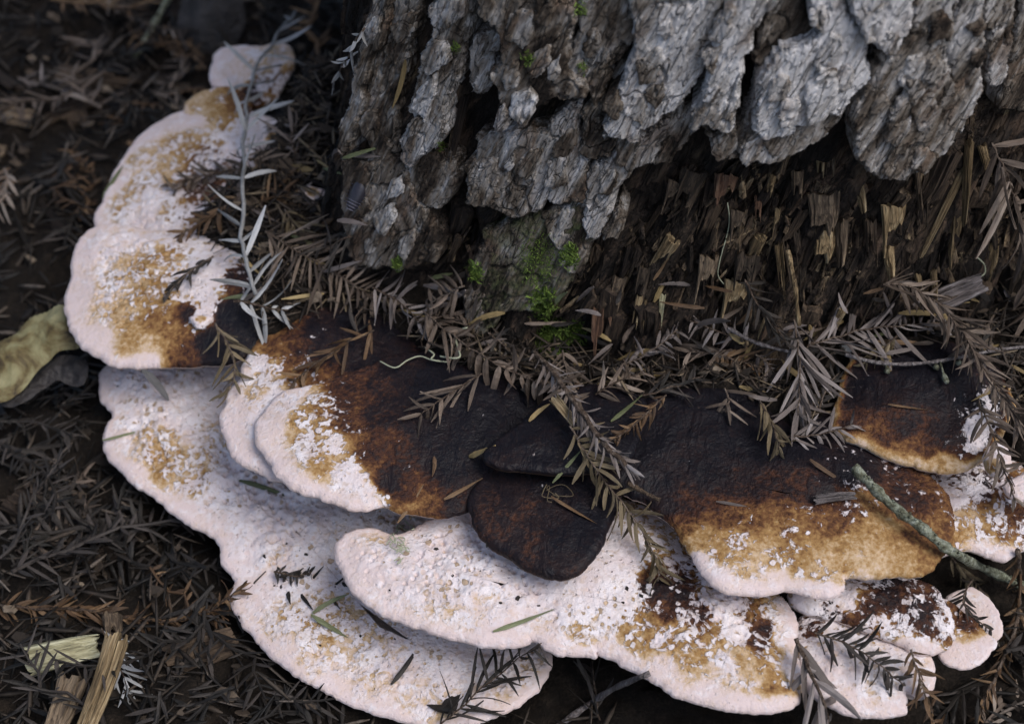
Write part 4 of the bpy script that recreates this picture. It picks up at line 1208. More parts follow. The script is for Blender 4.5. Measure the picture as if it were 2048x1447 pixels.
# more short sprigs in the heap against the trunk
R = random.Random(21)
TONE = {'n_brown': 'brown', 'n_grey': 'grey brown', 'n_dark': 'dark', 'n_orange': 'rusty', 'n_olive': 'olive brown', 'n_tan': 'tan', 'n_green': 'greenish'}
HEAP = [(600,450),(650,430),(560,400),(620,350),(540,330),(650,560),(720,640),(800,680),(880,640),(920,720),(1010,700),(1060,760),(1130,740),(1190,740),(1250,760),(1300,740),(1340,770),(1380,720),(1420,700),(1440,760),(1480,720),(1500,770),(1530,730),(1400,780),(1450,800),(1540,790),(1640,720),(1700,700),(1760,700),(1830,690),(1660,780),(1920,720),(1990,700),(520,300),(590,280),(480,440),(1640,860),(1360,660),(1440,660),(1240,800)]
for i, (x, y) in enumerate(HEAP[::2]):
    an = R.uniform(0, 2 * math.pi)
    L = R.uniform(35, 75)
    dx, dy = math.cos(an) * L, math.sin(an) * L * .6
    hm = R.choice(['n_brown', 'n_brown', 'n_grey', 'n_dark', 'n_orange', 'n_olive'])
    sprig('short %s sprig in the needle heap %s' % (TONE[hm], 'between the pale brackets and the shaded bark' if x < 760 else 'under the hollow and the moss' if x < 1260 else 'at the foot of the splintered wood' if x < 1600 else 'behind the dark red bracket'), [(x - dx, y - dy), (x + R.uniform(-9, 9), y + R.uniform(-9, 9)), (x + dx, y + dy)], R.uniform(38, 66), hm,
          space=11, ang=R.uniform(30, 60), wid=11, lift=.004, seed=200 + i, group='short sprigs heaped at the trunk base', gap=.15)
# ------------------------------------------------------------------ loose needles, litter on the ground
def loose(label, x0, y0, x1, y1, w, mat, lift=.0012, group=None, name='loose_needle', cat='needle'):
    P, dep = path3([(x0, y0), ((x0 + x1) / 2, (y0 + y1) / 2), (x1, y1)], 5, lift, 1)
    p0, p1 = Vector(P[0].tolist()), Vector(P[-1].tolist())
    ya = p1 - p0
    L = ya.length
    ya.normalize()
    up = VIEW_UP
    xa = ya.cross(up).normalized()
    za = xa.cross(ya).normalized()
    o = link(name, NM[mat][int(abs(x0 * 7 + y1)) % 5])
    ws = w * dep.mean() / PXF / .0022
    o.matrix_world = frame(xa, ya, za, p0, (ws, L / .016, max(ws, .7 * L / .016)))
    return tag(o, label, cat, group)

LN = [
 ('bright yellow needle stuck upright in a bark crevice', 811,120,800,216,10,'n_tan'),
 ('orange needle standing in the black edge of the frayed brown bracket', 738,640,748,720,8,'n_orange'),
 ('half green needle lying in the hollow of the trunk', 862,556,904,546,9,'n_green'),
 ('long green needle slanting across the pitted white crust', 625,1225,688,1178,9,'n_green'),
 ('split olive needle beside the green one on the pitted crust', 622,1228,705,1285,11,'n_green'),
 ('dark needle on the low white bracket near its shaded end', 782,1368,845,1298,10,'n_dark'),
 ('greenish needle crossing the rim of the curved white bracket', 986,1262,1110,1222,10,'n_green'),
 ('dark green needle in the groove under the cream edged cap', 478,960,580,985,10,'n_green'),
 ('broad grey needle on the white lobe beneath the rounded bracket', 285,738,358,806,16,'n_silver'),
 ('thin olive needle crossing the pale rim of the low bracket', 205,880,286,862,6,'n_green'),
 ('green needle on the outer edge of the flecked pale bracket', 205,395,245,330,9,'n_green'),
 ('brown needle lying across the edge of the large brown cap', 795,1045,858,962,8,'n_orange'),
 ('curved brown needle at the lower edge of the large brown cap', 888,998,968,958,9,'n_orange'),
 ('thin orange needle at the middle of the large brown cap', 868,912,876,952,8,'n_orange'),
 ('small tan flake of needle by the pointed black bracket', 938,912,982,898,14,'n_tan'),
 ('tan needle slanting on the thin black bracket', 1058,842,1088,802,9,'n_tan'),
 ('brown needle slanting on the near black bracket', 1102,992,1194,1050,7,'n_orange'),
 ('green stalk hanging past the near black bracket', 1105,965,1162,900,7,'n_green'),
 ('reddish needle leaning over the black rim by the tassel sprig', 1620,918,1690,972,9,'n_orange'),
 ('arched red needle lying on the dark red bracket', 1776,808,1868,822,5,'n_orange'),
 ('fresh green needle among the grey sprigs by the trunk', 1742,674,1812,655,8,'n_green'),
 ('silvery broad needle under the long needled grey sprig', 1680,692,1752,712,14,'n_silver'),
 ('tan needle hanging down from the twig with buds', 1772,700,1790,752,12,'n_tan'),
 ('pale tan needle pointing up at the litter heap beside the wood', 1194,768,1280,757,13,'n_tan'),
 ('grey needle across the rust zone of the wide bracket', 1432,1002,1510,1012,6,'n_grey'),
 ('pale green needle slanting through the heap beside the plaited sprig', 1222,842,1290,790,9,'n_green'),
 ('long pale needle lying across the heap beside the tassel sprig', 1478,772,1562,790,10,'n_tan'),
]
for a in LN:
    loose(*a)
R = random.Random(5)
for i in range(105):
    while True:
        x, y = R.uniform(480, 2040), R.uniform(300, 860)
        if signed_inside(on_plane([(x, y)], .088)[:, :2], LEDGE)[0] > .004 and y > 560 - .0 * x or (x < 700 and 250 < y < 600 and x > 470):
            break
    an = R.uniform(0, math.pi)
    L = R.uniform(40, 90)
    lm = R.choice(['n_brown', 'n_grey', 'n_grey', 'n_tan', 'n_orange', 'n_dark', 'n_green'])
    loose('loose %s needle in the heap %s' % (TONE[lm], 'between the pale brackets and the shaded bark' if x < 760 else 'under the hollow and the moss' if x < 1260 else 'at the foot of the splintered wood' if x < 1600 else 'behind the dark red bracket'), x, y, x + L * math.cos(an), y + L * math.sin(an) * .6 * R.choice((-1, 1)), R.uniform(7, 12),
          lm, R.uniform(.001, .008), 'loose needles in the heap')

# joined litter: too many and too small to count
def litter_mass(name, label, pts, stops, seed, lo=.010, hi=.020, wid=(.0010, .0020)):
    R = np.random.default_rng(seed)
    base = [np.array(needle_mesh('', None, 1.0, 1.0, .35, b, 0, 3)[0]) for b in (.05, .2, -.1)]
    FF = np.array([f if len(f) == 4 else f for f in needle_mesh('', None, 1, 1, .35, .1, 0, 3)[1]])
    V, F, pick = [], [], []
    nb = 0
    for p in pts:
        B = base[R.integers(3)]
        L = R.uniform(lo, hi)
        w = R.uniform(*wid)
        an = R.uniform(0, 2 * np.pi)
        el = R.normal(0, .30)
        ya = np.array((math.cos(an) * math.cos(el), math.sin(an) * math.cos(el), math.sin(el)))
        za = np.array((R.normal(0, .5), R.normal(0, .5), 1.0))
        xa = np.cross(ya, za)
        xa /= np.linalg.norm(xa)
        za = np.cross(xa, ya)
        V.append(np.asarray(p)[None] + B[:, :1] * w * xa + (B[:, 1:2] - .5) * L * ya + B[:, 2:] * (w * .8) * za + np.array((0, 0, .001)))
        F.append(FF + nb)
        nb += len(B)
        pick.append(np.full(len(B), R.random()))
    t = mat_needle_lit(name, stops)
    o = link(name, mesh_np(name, np.vstack(V), np.vstack(F), t, {'pick': np.concatenate(pick)}, smooth=False))
    return tag(o, label, 'litter', None, 'stuff')

def ground_z(x, y):
    h, loc, nor, fi, ob, mt = scene.ray_cast(DG, Vector((x, y, .60)), Vector((0, 0, -1)))
    return (loc.z, ob.name) if h else (0.0, '')

pg, ph = [], []
while len(pg) < 9500:
    x, y = R.uniform(-.42, .42), R.uniform(-.34, .60)
    z, nm = ground_z(x, y)
    if nm != 'ground':
        if nm.startswith('cap') or not nm:
            continue
        continue
    if z > .055:
        if R.random() < .5:
            ph.append((x, y, z + R.uniform(-.001, .004)))
        continue
    pg.append((x, y, z + abs(R.gauss(0, .006))))
while len(ph) < 3400:
    x, y = R.uniform(-.2, .36), R.uniform(-.05, .3)
    z, nm = ground_z(x, y)
    if nm == 'ground' and z > .055:
        ph.append((x, y, z + R.uniform(-.001, .005)))
litter_mass('needle_litter', 'loose dark brown needles covering the ground around the fungi', pg,
            [(0, (.007, .006, .005)), (.5, (.024, .019, .015)), (.85, (.065, .050, .038)), (1, (.15, .125, .105))], 1, .011, .024, (.0012, .0028))
litter_mass('needle_heap', 'broken brown needles packed between the brackets and the trunk', ph,
            [(0, (.008, .006, .005)), (.45, (.026, .020, .016)), (.8, (.075, .056, .042)), (1, (.20, .155, .10))], 2, .008, .022, (.0007, .0018))

def crumb_mass(name, label, pts, stops, seed, lo, hi):
    R = np.random.default_rng(seed)
    V, F, pick = [], [], []
    for p in pts:
        s = R.uniform(lo, hi) * R.uniform(.4, 1)
        k_ = R.integers(4, 7)
        b0 = len(V)
        tl = R.normal(0, .45, 2)
        for zz in (0, .35 * s):
            for q in range(k_):
                an = 2 * math.pi * q / k_ + R.normal(0, .25)
                rr = s * R.uniform(.5, 1.1)
                x_, y_ = rr * math.cos(an), rr * math.sin(an) * .7
                V.append((p[0] + x_, p[1] + y_, p[2] + zz + x_ * tl[0] + y_ * tl[1]))
        F.append(tuple(range(b0 + k_, b0 + 2 * k_)))
        F += [(b0 + q, b0 + (q + 1) % k_, b0 + k_ + (q + 1) % k_, b0 + k_ + q) for q in range(k_)]
        pick += [R.random()] * (2 * k_)
    o = link(name, mesh_np(name, V, F, mat_needle_lit(name, stops, .8), {'pick': pick}, smooth=False))
    return tag(o, label, 'litter', None, 'stuff')
crumb_mass('litter_crumbs', 'crumbs of bark and rotten wood strewn through the litter', [(p[0] + R.gauss(0, .004), p[1] + R.gauss(0, .004), p[2]) for p in R.sample(pg, 2600) + R.sample(ph, 700)],
           [(0, (.010, .008, .007)), (.5, (.036, .027, .020)), (.85, (.09, .068, .050)), (1, (.20, .16, .12))], 5, .0012, .0065)

# small sprigs lying in the litter, blurred or dim in the photograph: one mesh each
def flat_sprig_mesh(seed, mat, L=.055, nl=.015, m=15):
    R = random.Random(seed)
    V, F = [], []
    pts = [(R.uniform(-.004, .004) * (i > 0) + .006 * math.sin(i * .7 + seed), L * i / 7, R.uniform(0, .002)) for i in range(8)]
    v, f = tube(pts, np.linspace(.0009, .0005, 8), 5, .1, seed)
    V += v.tolist()
    F += f
    tint = [0.0] * len(V)
    for i in range(m):
        q = (i + .5) / m * 7
        a = int(q)
        p = np.array(pts[a]) * (1 - q + a) + np.array(pts[min(a + 1, 7)]) * (q - a)
        for s in (1, -1):
            if R.random() < .15:
                continue
            B, FF = needle_mesh('', None, nl * R.uniform(.45, 1.15), R.uniform(.0011, .0021), .0008, R.uniform(-.1, .25), R.uniform(-.6, .6), 3)
            an = math.radians(R.gauss(44, 17)) * s
            el = R.gauss(.1, .25)
            B = np.array(B)
            ca, sa = math.cos(an), math.sin(an)
            y2, z2_ = B[:, 1] * math.cos(el) - B[:, 2] * math.sin(el), B[:, 1] * math.sin(el) + B[:, 2] * math.cos(el)
            B = np.stack([B[:, 0] * ca + y2 * sa, -B[:, 0] * sa + y2 * ca, z2_], 1) + p
            F += [tuple(k_ + len(V) for k_ in ff) for ff in FF]
            V += B.tolist()
            tint += [R.gauss(0, .3)] * len(B)
    return mesh_np('dry_sprig', V, F, M[mat], {'tint': tint}, smooth=False)
FS = [flat_sprig_mesh(1, 'n_dark'), flat_sprig_mesh(2, 'n_dark', .07, .013, 20), flat_sprig_mesh(3, 'n_brown', .05), flat_sprig_mesh(4, 'n_brown', .075, .012, 22), flat_sprig_mesh(5, 'n_orange', .06, .010, 20), flat_sprig_mesh(6, 'n_grey', .06, .016, 15)]
cnt = 0
while cnt < 205:
    qx, qy = R.uniform(-80, 2128), R.uniform(-120, 1520)
    if (-20 < qx < 340 and 1180 < qy < 1490) or (-40 < qx < 190 and 600 < qy < 820):
        continue
    x, y, _z = on_plane([(qx, qy)], .0)[0]
    z, nm = ground_z(x, y)
    if nm != 'ground' or z > .05:
        continue
    far = y > .12
    fk = R.choices(range(6), (10, 10, .6, .8, .8, .25) if not far else (4, 4, 3, 3, 3, 1.2))[0]
    o = link('dry_sprig', FS[fk])
    o.location = (x, y, z + R.uniform(.003, .016))
    o.rotation_euler = (R.gauss(0, .22), R.gauss(0, .3), R.uniform(0, 6.28))
    o.scale = [R.uniform(.9, 1.5)] * 3
    tag(o, '%s sprig in the ground litter %s' % (('short black brown', 'long black brown', 'broad brown', 'long narrow brown', 'narrow rust orange', 'broad grey')[fk], 'behind the pale far brackets' if y > .12 else 'beside the yellow leaf and wood chips' if x < -.17 else 'in shade under the low white bracket' if x < .02 else 'below the curved white bracket and tongue bracket'), 'sprig', 'dry sprigs on the ground')
    cnt += 1

# ------------------------------------------------------------------ twigs, chips, leaf
def twig(label, px, rad_px, mat, lift=.004, jitter=.12, seed=0, sides=10, taper=.8, name='twig'):
    lp = np.linalg.norm(np.diff(np.asarray(px, float), axis=0), axis=1).sum()
    n = max(8, int(lp / 8))
    P, dep = path3(px, n, lift, 6)
    mpp = dep.mean() / PXF
    root = empty(name, P[0], label, 'twig')
    rad = np.linspace(rad_px, rad_px * taper, n) * mpp * (1 + .15 * np.sin(np.arange(n) * .9 + seed))
    V, F = tube(P - P[0], rad, sides, jitter, seed)
    link('stem', mesh_np('stem', V, F, M[mat]), root)
    return root, P, mpp
t_ = NT('lichen_crust')
c_ = t_.coord()
M['lichen'] = t_.out(t_.ramp(t_.noise(c_, 330, 4, .65), [(.3, (.045, .042, .030)), (.46, (.12, .125, .085)), (.60, (.26, .28, .22)), (.8, (.48, .50, .45))]), .9, t_.bump(t_.noise(c_, 700, 3, .7), .0012, 1), .2)
t_ = NT('pale_thread')
M['thread'] = t_.out((.36, .38, .27), .7)
t_ = NT('moss_green')
M['moss'] = t_.out(t_.ramp(t_.math('ADD', t_.math('MULTIPLY', t_.noise(t_.coord(), 300, 3), .6), t_.math('MULTIPLY', t_.attr('pick'), .5)), [(.28, (.030, .048, .008)), (.5, (.085, .135, .022)), (.75, (.18, .26, .055))]), .75, None, .3)

root, P, mpp = twig('grey green lichen covered twig leaning across the ochre bracket', [(1708,932),(1740,968),(1790,1015),(1840,1052),(1885,1090),(1950,1128),(2010,1155),(2080,1185)], 9.5, 'lichen', lift=.008, jitter=.22, sides=12, taper=.95)
Rr = random.Random(2)
for i in range(110):
    a = Rr.randrange(2, len(P) - 2)
    an = Rr.uniform(0, 6.28)
    d = np.array((math.cos(an), math.sin(an) * .6 - .3, .5 + Rr.random()))
    d /= np.linalg.norm(d)
    s = Rr.uniform(3, 7) * mpp
    q = P[a] - P[0] + d * 7.5 * mpp
    V, F = tube(np.array([q, q + d * s * .6 + np.array((s * .2, 0, 0)), q + d * s * 1.2]), [s * .45, s * .35, s * .12], 5, .35, i)
    link('lichen_tuft', mesh_np('lichen_tuft', V, F, M['lichen']), root)
root, P, mpp = twig('thin grey twig with pale buds along the top of the dark red bracket', [(1690,708),(1740,722),(1800,728),(1860,724),(1930,712),(1990,700),(2060,692)], 4.2, 'wood_grey', lift=.006, sides=7)
for i, (x, y) in enumerate([(1868,733),(1885,755),(1912,724),(1770,740)]):
    p, nn = hit_px(x, y)
    p = np.array(p) - FWD * .004
    near = P[np.argmin(np.linalg.norm(P - p, axis=1))]
    V, F = tube(np.array([near, near * .3 + p * .7, p, p + (p - near) * .25 - FWD * .002]) - P[0], np.array([2.2, 2.4, 7, 4.5]) * mpp, 8, .15, i)
    link('bud', mesh_np('bud', V, F, M['lichen']), root)
twig('blurred pale grey green stalk standing in the dark litter behind the cluster', [(345,-20),(318,30),(290,80),(268,116)], 7, 'lichen', lift=.02)
twig('bare dark twig lying in shade below the curved white bracket', [(1090,1470),(1160,1420),(1230,1375),(1300,1345)], 7, 'wood_grey', lift=.004)
twig('thin bent twig among the litter beside the tassel sprig', [(1455,655),(1500,680),(1545,695),(1590,705)], 4, 'wood_grey', lift=.008)
twig('thin stem leaning on the rotten wood above the tassel sprig', [(1575,500),(1588,560),(1594,610),(1598,650)], 5, 'wood_tan', lift=.006)
twig('short thorny twig lying on the black rim beside the tassel sprig', [(1255,965),(1290,985),(1320,1000)], 5, 'wood_dark', lift=.004)

def stick(label, x0, y0, x1, y1, w, mat, tall=.6, var=0, lift=.002, name='wood_chip', rot=0.0):
    P, dep = path3([(x0, y0), ((x0 + x1) / 2, (y0 + y1) / 2), (x1, y1)], 5, lift, 2)
    p0, p1 = Vector(P[0].tolist()), Vector(P[-1].tolist())
    za = p0 - p1
    L = za.length
    za.normalize()
    up = Quaternion(za, rot) @ VIEW_UP
    xa = za.cross(up).normalized() * -1
    ya = za.cross(xa).normalized()
    wm = w * dep.mean() / PXF
    o = link(name, CHIP[mat][var % 3])
    o.matrix_world = frame(xa, ya, za, (p0 + p1) / 2, (wm / .010, tall * wm / .006, L / .034))
    return tag(o, label, 'wood')
stick('pale yellow grooved chip of wood on the dark litter', 50, 1325, 205, 1288, 62, 'wood_pale', .5, 3, .018)
stick('long brown splinter of wood standing in the litter beside the pale chip', 238, 1262, 165, 1470, 50, 'wood_tan', .5, 1, .020)
stick('darker brown splinter lying against the long one by the pale chip', 150, 1345, 105, 1470, 60, 'wood_mid', .4, 2, .014)
stick('weathered grey stub of wood resting on the heap under the splinters', 1862, 612, 1972, 562, 52, 'wood_grey', .8, 3, .008)
stick('flat dark brown slab in shade beneath the low white rim', 330, 1330, 480, 1275, 75, 'wood_dark', .3, 2, .003)
stick('broad brown chip among needles left by the rust coloured rope', 160, 1120, 260, 1100, 34, 'wood_dark', .3, 4, .004)
stick('torn grey sliver curling off the wide ochre bracket', 1625, 1000, 1715, 990, 20, 'wood_grey', .4, 1, .003)
stick('grey brown chip standing by the plaited sprig', 1105, 792, 1152, 850, 22, 'wood_tan', .5, 0, .008)
Rr = random.Random(9)
for i in range(60):
    while True:
        x, y = Rr.uniform(-.36, .30), Rr.uniform(-.28, .5)
        z, nm = ground_z(x, y)
        if nm == 'ground' and z < .05:
            break
    wm_ = Rr.choice(('wood_dark', 'wood_dark', 'wood_mid'))
    o = link('wood_fragment', Rr.choice(CH[wm_]))
    o.location = (x, y, z + .004)
    o.rotation_euler = (math.pi / 2 + Rr.gauss(0, .15), Rr.gauss(0, .2), Rr.uniform(0, 6.28))
    o.scale = (Rr.uniform(.4, 1.8), Rr.uniform(.4, .9), Rr.uniform(.3, 1.8))
    tag(o, '%s wood fragment half buried in the litter %s' % ('blackish' if wm_ == 'wood_dark' else 'brown', 'behind the pale far brackets' if y > .12 else 'beside the low white bracket' if x < 0 else 'below the curved white bracket'), 'wood', 'wood fragments in the ground litter')

def leaf(label, outline, hub, z0, kx, ky, mat, bulge, wav, name, seed, cat):
    P = on_plane(outline, z0, kx, ky, outline[0])[:, :2]
    H = on_plane(hub, z0, kx, ky, outline[0])[:, :2]
    O = ccw(spline(P, 120))
    V, F, n = fill2d(O, H, 18)
    d = edge_dist(V, O)
    d[-n:] = 0
    r0 = on_plane([outline[0]], z0)[0]
    x, y = V[:, 0], V[:, 1]
    pl = z0 + kx * (x - r0[0]) + ky * (y - r0[1])
    zt = pl + bulge * (1 - np.exp(-d / .008)) + (fbm(x * 60, y * 60, 3, seed) - .5) * wav
    zb = zt - .0015 * np.clip(d / .002, 0, 1)
    nv = len(V)
    b = np.array((H[:, 0].mean(), H[:, 1].mean(), z0))
    me = mesh_np(name, np.vstack([np.column_stack([V, zt]), np.column_stack([V, zb])]) - b, np.vstack([F, F[:, ::-1] + nv]), M[mat])
    o = link(name, me)
    o.location = b
    return tag(o, label, cat)
t_ = NT('leaf_yellow')
c_ = t_.coord()
M['leaf_yellow'] = t_.out(t_.ramp(t_.noise(c_, 60, 5, .6, .5), [(.34, (.03, .02, .01)), (.43, (.12, .09, .035)), (.53, (.22, .20, .10)), (.75, (.34, .32, .18))]), .6, t_.bump(t_.noise(c_, 260, 4), .002, .7), .35)
t_ = NT('leaf_dark')
c_ = t_.coord()
M['leaf_dark'] = t_.out(t_.ramp(t_.noise(c_, 90, 5, .6), [(.3, (.012, .010, .010)), (.6, (.04, .035, .034)), (.85, (.10, .09, .088))]), .55, t_.bump(t_.noise(c_, 200, 4), .003, .8), .4)
leaf('crumpled yellow green leaf on the dark ground beside the brackets', [(-30,800),(-30,720),(20,672),(70,635),(122,614),(158,640),(168,690),(120,705),(80,735),(45,775),(10,800)], [(20,740),(110,665)], .026, .15, .25, 'leaf_yellow', .006, .010, 'yellow_leaf', 3, 'leaf')
leaf('dark curled leaf below the crumpled yellow leaf', [(0,800),(40,770),(80,735),(130,715),(175,725),(165,770),(110,760),(60,800),(20,815)], [(50,780),(140,738)], .022, .1, .2, 'leaf_dark', .004, .008, 'dark_leaf', 4, 'leaf')

leaf('dim rounded bark piece standing in the litter behind the small pale bracket', [(372,-30),(420,-46),(478,-20),(490,45),(462,110),(446,170),(398,150),(380,110),(352,62)], [(420,20),(420,110)], .03, .1, 1.4, 'leaf_dark', .008, .012, 'bark_piece', 6, 'bark')
# ------------------------------------------------------------------ moss cushions on the trunk
for i, (x, y, r, n, lab) in enumerate([(1085,605,36,800,'bright green moss cushion on the trunk, topmost of the pair above the litter'),(1108,682,46,1300,'broad green moss cushion where the trunk meets the litter'),(1152,665,26,380,'small moss tuft beside the broad moss cushion'),
        (1140,512,28,380,'thin green moss streak on the bark edge above the moss cushions'),(796,527,15,150,'small moss tuft at the lower tip of the shaded bark'),(1160,18,20,110,'moss tuft in the top crevice of the bark'),(1058,118,18,110,'sparse moss tuft on the overhanging bark plate'),
        (912,98,13,70,'tiny moss tuft beside the pale long bark plate'),(882,292,14,80,'yellowish moss tuft under the pale long bark plate'),(1165,135,12,70,'faint moss tuft in the crevice above the overhanging plate corner'),(952,545,20,260,'dark moss tuft at the right side of the hollow'),(1075,520,60,1100,'pale thin moss film on the wood above the moss cushions')]):
    R_ = random.Random(i + 40)
    V, F, pk = [], [], []
    base = None
    for q in range(n):
        a, rr = R_.uniform(0, 6.28), r * math.sqrt(R_.random()) * R_.uniform(.6, 1.1)
        p, nn = hit_px(x + rr * math.cos(a) * .8, y + rr * math.sin(a))
        if base is None:
            base = p.copy()
        d = (nn + Vector((R_.gauss(0, .6), R_.gauss(0, .6), R_.gauss(.5, .6)))).normalized()
        L = R_.uniform(.0018, .0046) * (.4 if i == 11 else .62 if i in (5, 6, 7, 8, 9) else 1)
        s = d.orthogonal().normalized()
        s = Quaternion(d, R_.uniform(0, 6.28)) @ s
        w = L * .11
        e = p - base - nn * .0006
        sp = [(e, 0)]
        b0 = len(V)
        m1 = e + d * L * .55 + s * L * .15
        V += [tuple(e - s * w * .6), tuple(e + s * w * .6), tuple(m1 + s * w), tuple(m1 - s * w), tuple(e + d * L + s * L * .05)]
        F += [(b0, b0 + 1, b0 + 2, b0 + 3), (b0 + 3, b0 + 2, b0 + 4)]
        pk += [R_.random()] * 5
        for sg in (1, -1):
            b0 = len(V)
            sd_ = d.cross(s) * sg
            V += [tuple(e + d * L * .35), tuple(e + d * L * .5 + sd_ * w), tuple(e + d * L * .8 + sd_ * L * .4)]
            F.append((b0, b0 + 1, b0 + 2))
            pk += [R_.random()] * 3
    o = link('moss_cushion', mesh_np('moss_cushion', V, F, M['moss'], {'pick': pk}, smooth=False))
    o.location = base
    tag(o, lab, 'moss', None, 'stuff')

# ------------------------------------------------------------------ woodlouse on the bark
t_ = NT('woodlouse_shell')
M['shell'] = t_.out(t_.mix(t_.noise(t_.coord(), 900, 3), (.012, .011, .016), (.038, .037, .052)), .32, None, .5)
t_ = NT('woodlouse_rim')
M['rim'] = t_.out((.17, .17, .22), .4)
def woodlouse():
    c0, n1 = hit_px(716, 388)
    nn = (Vector((-FWD).tolist()) + Vector((-.35, 0, .1))).normalized()
    ya = Vector((RIGHT * .48 + UP * .88).tolist())
    ya = (ya - nn * ya.dot(nn)).normalized()
    xa = ya.cross(nn).normalized()
    L = .0165
    mid = c0 + nn * .0006
    root = empty('woodlouse', mid, 'dark grey woodlouse clinging to the shaded flank of the bark', 'woodlouse')
    S = 11
    def sec(t, half, hgt, lift=0.):
        return [mid * 0 + ya * (t - .5) * L + xa * (half * math.cos(a)) + nn * (hgt * math.sin(a) + lift - .0004) for a in np.linspace(0, math.pi, 13)]
    for i in range(S):
        t0, t1 = i / S, (i + 1.28) / S
        def prof(t):
            t = min(max(t, 0.001), 1)
            return math.sin(math.pi * (.08 + .84 * t)) ** .5
        V = []
        for t, k_ in ((t0, .93), ((t0 + t1) / 2, 1.0), (t1, 1.0)):
            pr = prof(t)
            V += sec(t, .0040 * pr * k_, .0036 * pr * k_, .0001 * i)
        F = [(r * 13 + q, r * 13 + q + 1, r * 13 + 14 + q, r * 13 + 13 + q) for r in range(2) for q in range(12)]
        seg = link('body_segment', mesh_np('body_segment', [tuple(v) for v in V], F, M['shell']), root)
        pr = prof(t0)
        rim = sec(t0, .0040 * pr * .97, .0036 * pr * .97, .0002)
        v, f = tube(np.array([tuple(q) for q in rim]), .00016, 5)
        link('segment_rim', mesh_np('segment_rim', v, f, M['rim']), seg)
    V = []
    for t, k_ in ((.94, .8), (1.0, .72), (1.05, .45), (1.07, .1)):
        V += sec(t, .0031 * k_, .0028 * k_)
    link('head', mesh_np('head', [tuple(v) for v in V], [(r * 13 + q, r * 13 + q + 1, r * 13 + 14 + q, r * 13 + 13 + q) for r in range(3) for q in range(12)], M['rim']), root)
    for s in (1, -1):
        p0 = ya * L * .54 + xa * s * .001 + nn * .001
        v, f = tube(np.array([tuple(p0), tuple(p0 + ya * .0016 + xa * s * .0018 + nn * .0008), tuple(p0 + ya * .0042 + xa * s * .0024)]), [.0003, .00025, .0001], 5)
        link('antenna', mesh_np('antenna', v, f, M['shell']), root)
        for q in range(7):
            p0 = ya * L * (-.36 + .11 * q) + xa * s * .0030 + nn * .0008
            v, f = tube(np.array([tuple(p0), tuple(p0 + xa * s * .0016), tuple(p0 + xa * s * .0024 - nn * .0012)]), [.0003, .00025, .00012], 5)
            link('leg', mesh_np('leg', v, f, M['shell']), root)
woodlouse()

# ------------------------------------------------------------------ pale threads and crumbs
def thread(label, px, r, lift=.003, mat='thread', group=None):
    P, dep = path3(px, max(10, len(px) * 6), lift, 1)
    b = P[0].copy()
    v, f = tube(P - b, r * dep.mean() / PXF, 5)
    o = link('lichen_thread', mesh_np('lichen_thread', v, f, M[mat]))
    o.location = b
    tag(o, label, 'thread', group)
thread('pale green curled thread hanging over the drooping brown sprig', [(935,655),(912,664),(914,690),(920,712),(905,716),(880,712)], 1.9, .010)
thread('pale thread with a wavy end on the black edge of the cap', [(760,722),(790,735),(815,720),(840,712),(865,720),(898,724)], 1.5, .004)
thread('short forked pale thread beside the drooping brown sprig', [(850,695),(868,708),(862,718),(880,722)], 1.8, .008)
thread('thin pale thread arching from the rotten wood to the heap', [(1455,405),(1458,450),(1440,520),(1436,550),(1448,568)], 1.2, .004)
thread('curved yellowish thread above the weathered grey stub', [(1955,515),(1968,528),(1970,545),(1958,555)], 1.5, .004)
for i in range(9):
    Rr = random.Random(i + 70)
    x, y = 798 + Rr.uniform(-14, 14), 1050 + i * 8
    pts = [(x, y)]
    for q in range(5):
        x += Rr.uniform(-16, 16)
        y += Rr.uniform(-9, 14)
        pts.append((x, y))
    thread('fine pale green strand in the lichen tangle over the curved white bracket', pts, 1.3, .003 + .001 * (i % 4), group='strands of the lichen tangle')
for i in range(3):
    Rr = random.Random(i + 90)
    an = [q * Rr.uniform(.5, 1.5) + i * 1.7 for q in range(5)]
    thread('olive tendril loop on the near black bracket', [(1095 + 12 * i + 24 * math.cos(a) * Rr.uniform(.3, 1.2), 985 + 18 * math.sin(a) * Rr.uniform(.3, 1.3)) for a in an], 1.0, .003, 'n_olive', 'olive tendril loops')

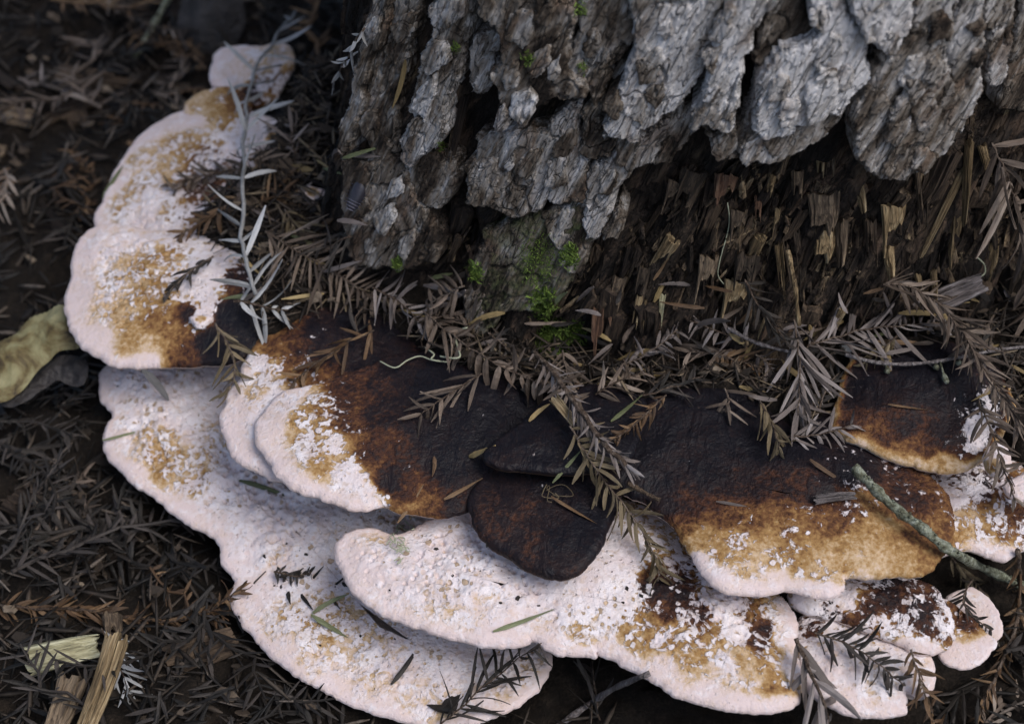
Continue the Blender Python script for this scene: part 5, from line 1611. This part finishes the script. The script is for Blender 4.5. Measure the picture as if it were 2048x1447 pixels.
def crumb_mesh(seed):
    R = np.random.default_rng(seed)
    V = []
    for zc, rr in ((-.5, .55), (0, 1.0), (.45, .6)):
        for k_ in range(6):
            a = 2 * math.pi * k_ / 6 + R.normal(0, .2)
            r = rr * R.uniform(.6, 1.2)
            V.append((r * math.cos(a), r * math.sin(a) * .7, zc * R.uniform(.6, 1.2)))
    F = [(r * 6 + q, r * 6 + (q + 1) % 6, r * 6 + 6 + (q + 1) % 6, r * 6 + 6 + q) for r in range(2) for q in range(6)] + [tuple(range(6))[::-1], tuple(range(12, 18))]
    return mesh_np('crumb', V, F, M['n_dark'], smooth=False)
CRM = [crumb_mesh(i) for i in range(4)]
Rr = random.Random(4)
CP = [(835,1082),(860,1080),(872,1096),(858,1100),(975,1087),(960,1140),(1035,1195),(1078,1210),(1255,1178),(1282,1190),(1245,1205),(1225,1142),(548,1166),(556,1135),(560,1152),(550,1170),(563,1172),(530,1112),(600,1100),(612,1108),(690,1205),(720,1270),(790,1276),(575,1085),(885,1390),(640,1290),(300,800),(236,772),(330,860),(1000,1205),(905,1150),(780,1180)]
for i, (x, y) in enumerate(CP):
    p, nn = hit_px(x, y)
    o = link('bark_crumb', CRM[i % 4])
    o.location = p + nn * .0004
    s = Rr.uniform(.0008, .0019)
    o.scale = (s * 1.2, s, s * .8)
    o.rotation_euler = (Rr.gauss(0, .4), Rr.gauss(0, .4), Rr.uniform(0, 6.28))
    tag(o, 'dark crumb of bark on the %s' % ('pitted low white bracket' if (x < 700 or y > 1255 and x < 900) else 'curved white middle bracket'), 'crumb', 'bark crumbs on the white brackets')
p, nn = hit_px(882, 1392)
o = link('bark_scrap', chunk_mesh(77, 'n_dark', .016, .022, .004, 6))
o.location = p + nn * .002
o.rotation_euler = (1.35, .2, 1.2)
tag(o, 'black torn bark scrap on the shaded end of the low white bracket', 'bark')
# white fungus knob on the purple corner, pink remnants in the litter
for i, (x, y, s, lab) in enumerate([(404,646,.0055,'white budding knob of fungus with an ochre eye on the rounded bracket'),(625,392,.008,'torn pink scrap of fungus in the litter beside the woodlouse bark'),(545,285,.009,'pale pink scrap of fungus behind the silvery stem')]):
    p, nn = hit_px(x, y)
    R_ = np.random.default_rng(i)
    V, F = [], []
    for a in range(9):
        ph_ = math.pi / 2 * a / 8
        for q in range(16):
            th = 2 * math.pi * q / 16
            r = s * math.cos(ph_) ** .6 * (1 + .22 * math.sin(3 * th + i) + .1 * R_.normal())
            V.append((r * math.cos(th), r * math.sin(th) * .8, s * .55 * math.sin(ph_)))
    for a in range(8):
        for q in range(16):
            F.append((a * 16 + q, a * 16 + (q + 1) % 16, a * 16 + 16 + (q + 1) % 16, a * 16 + 16 + q))
    V = np.array(V)
    rr = np.hypot(V[:, 0], V[:, 1]) / s
    o = link('fungus_knob', mesh_np('fungus_knob', V, np.array(F), M['cap'], {'zone': np.where(rr < .45, .42, .1), 'white': np.where(rr < .45, .1, .75 - .2 * (i > 0))}))
    o.location = p - nn * .001
    tag(o, lab, 'fungus')
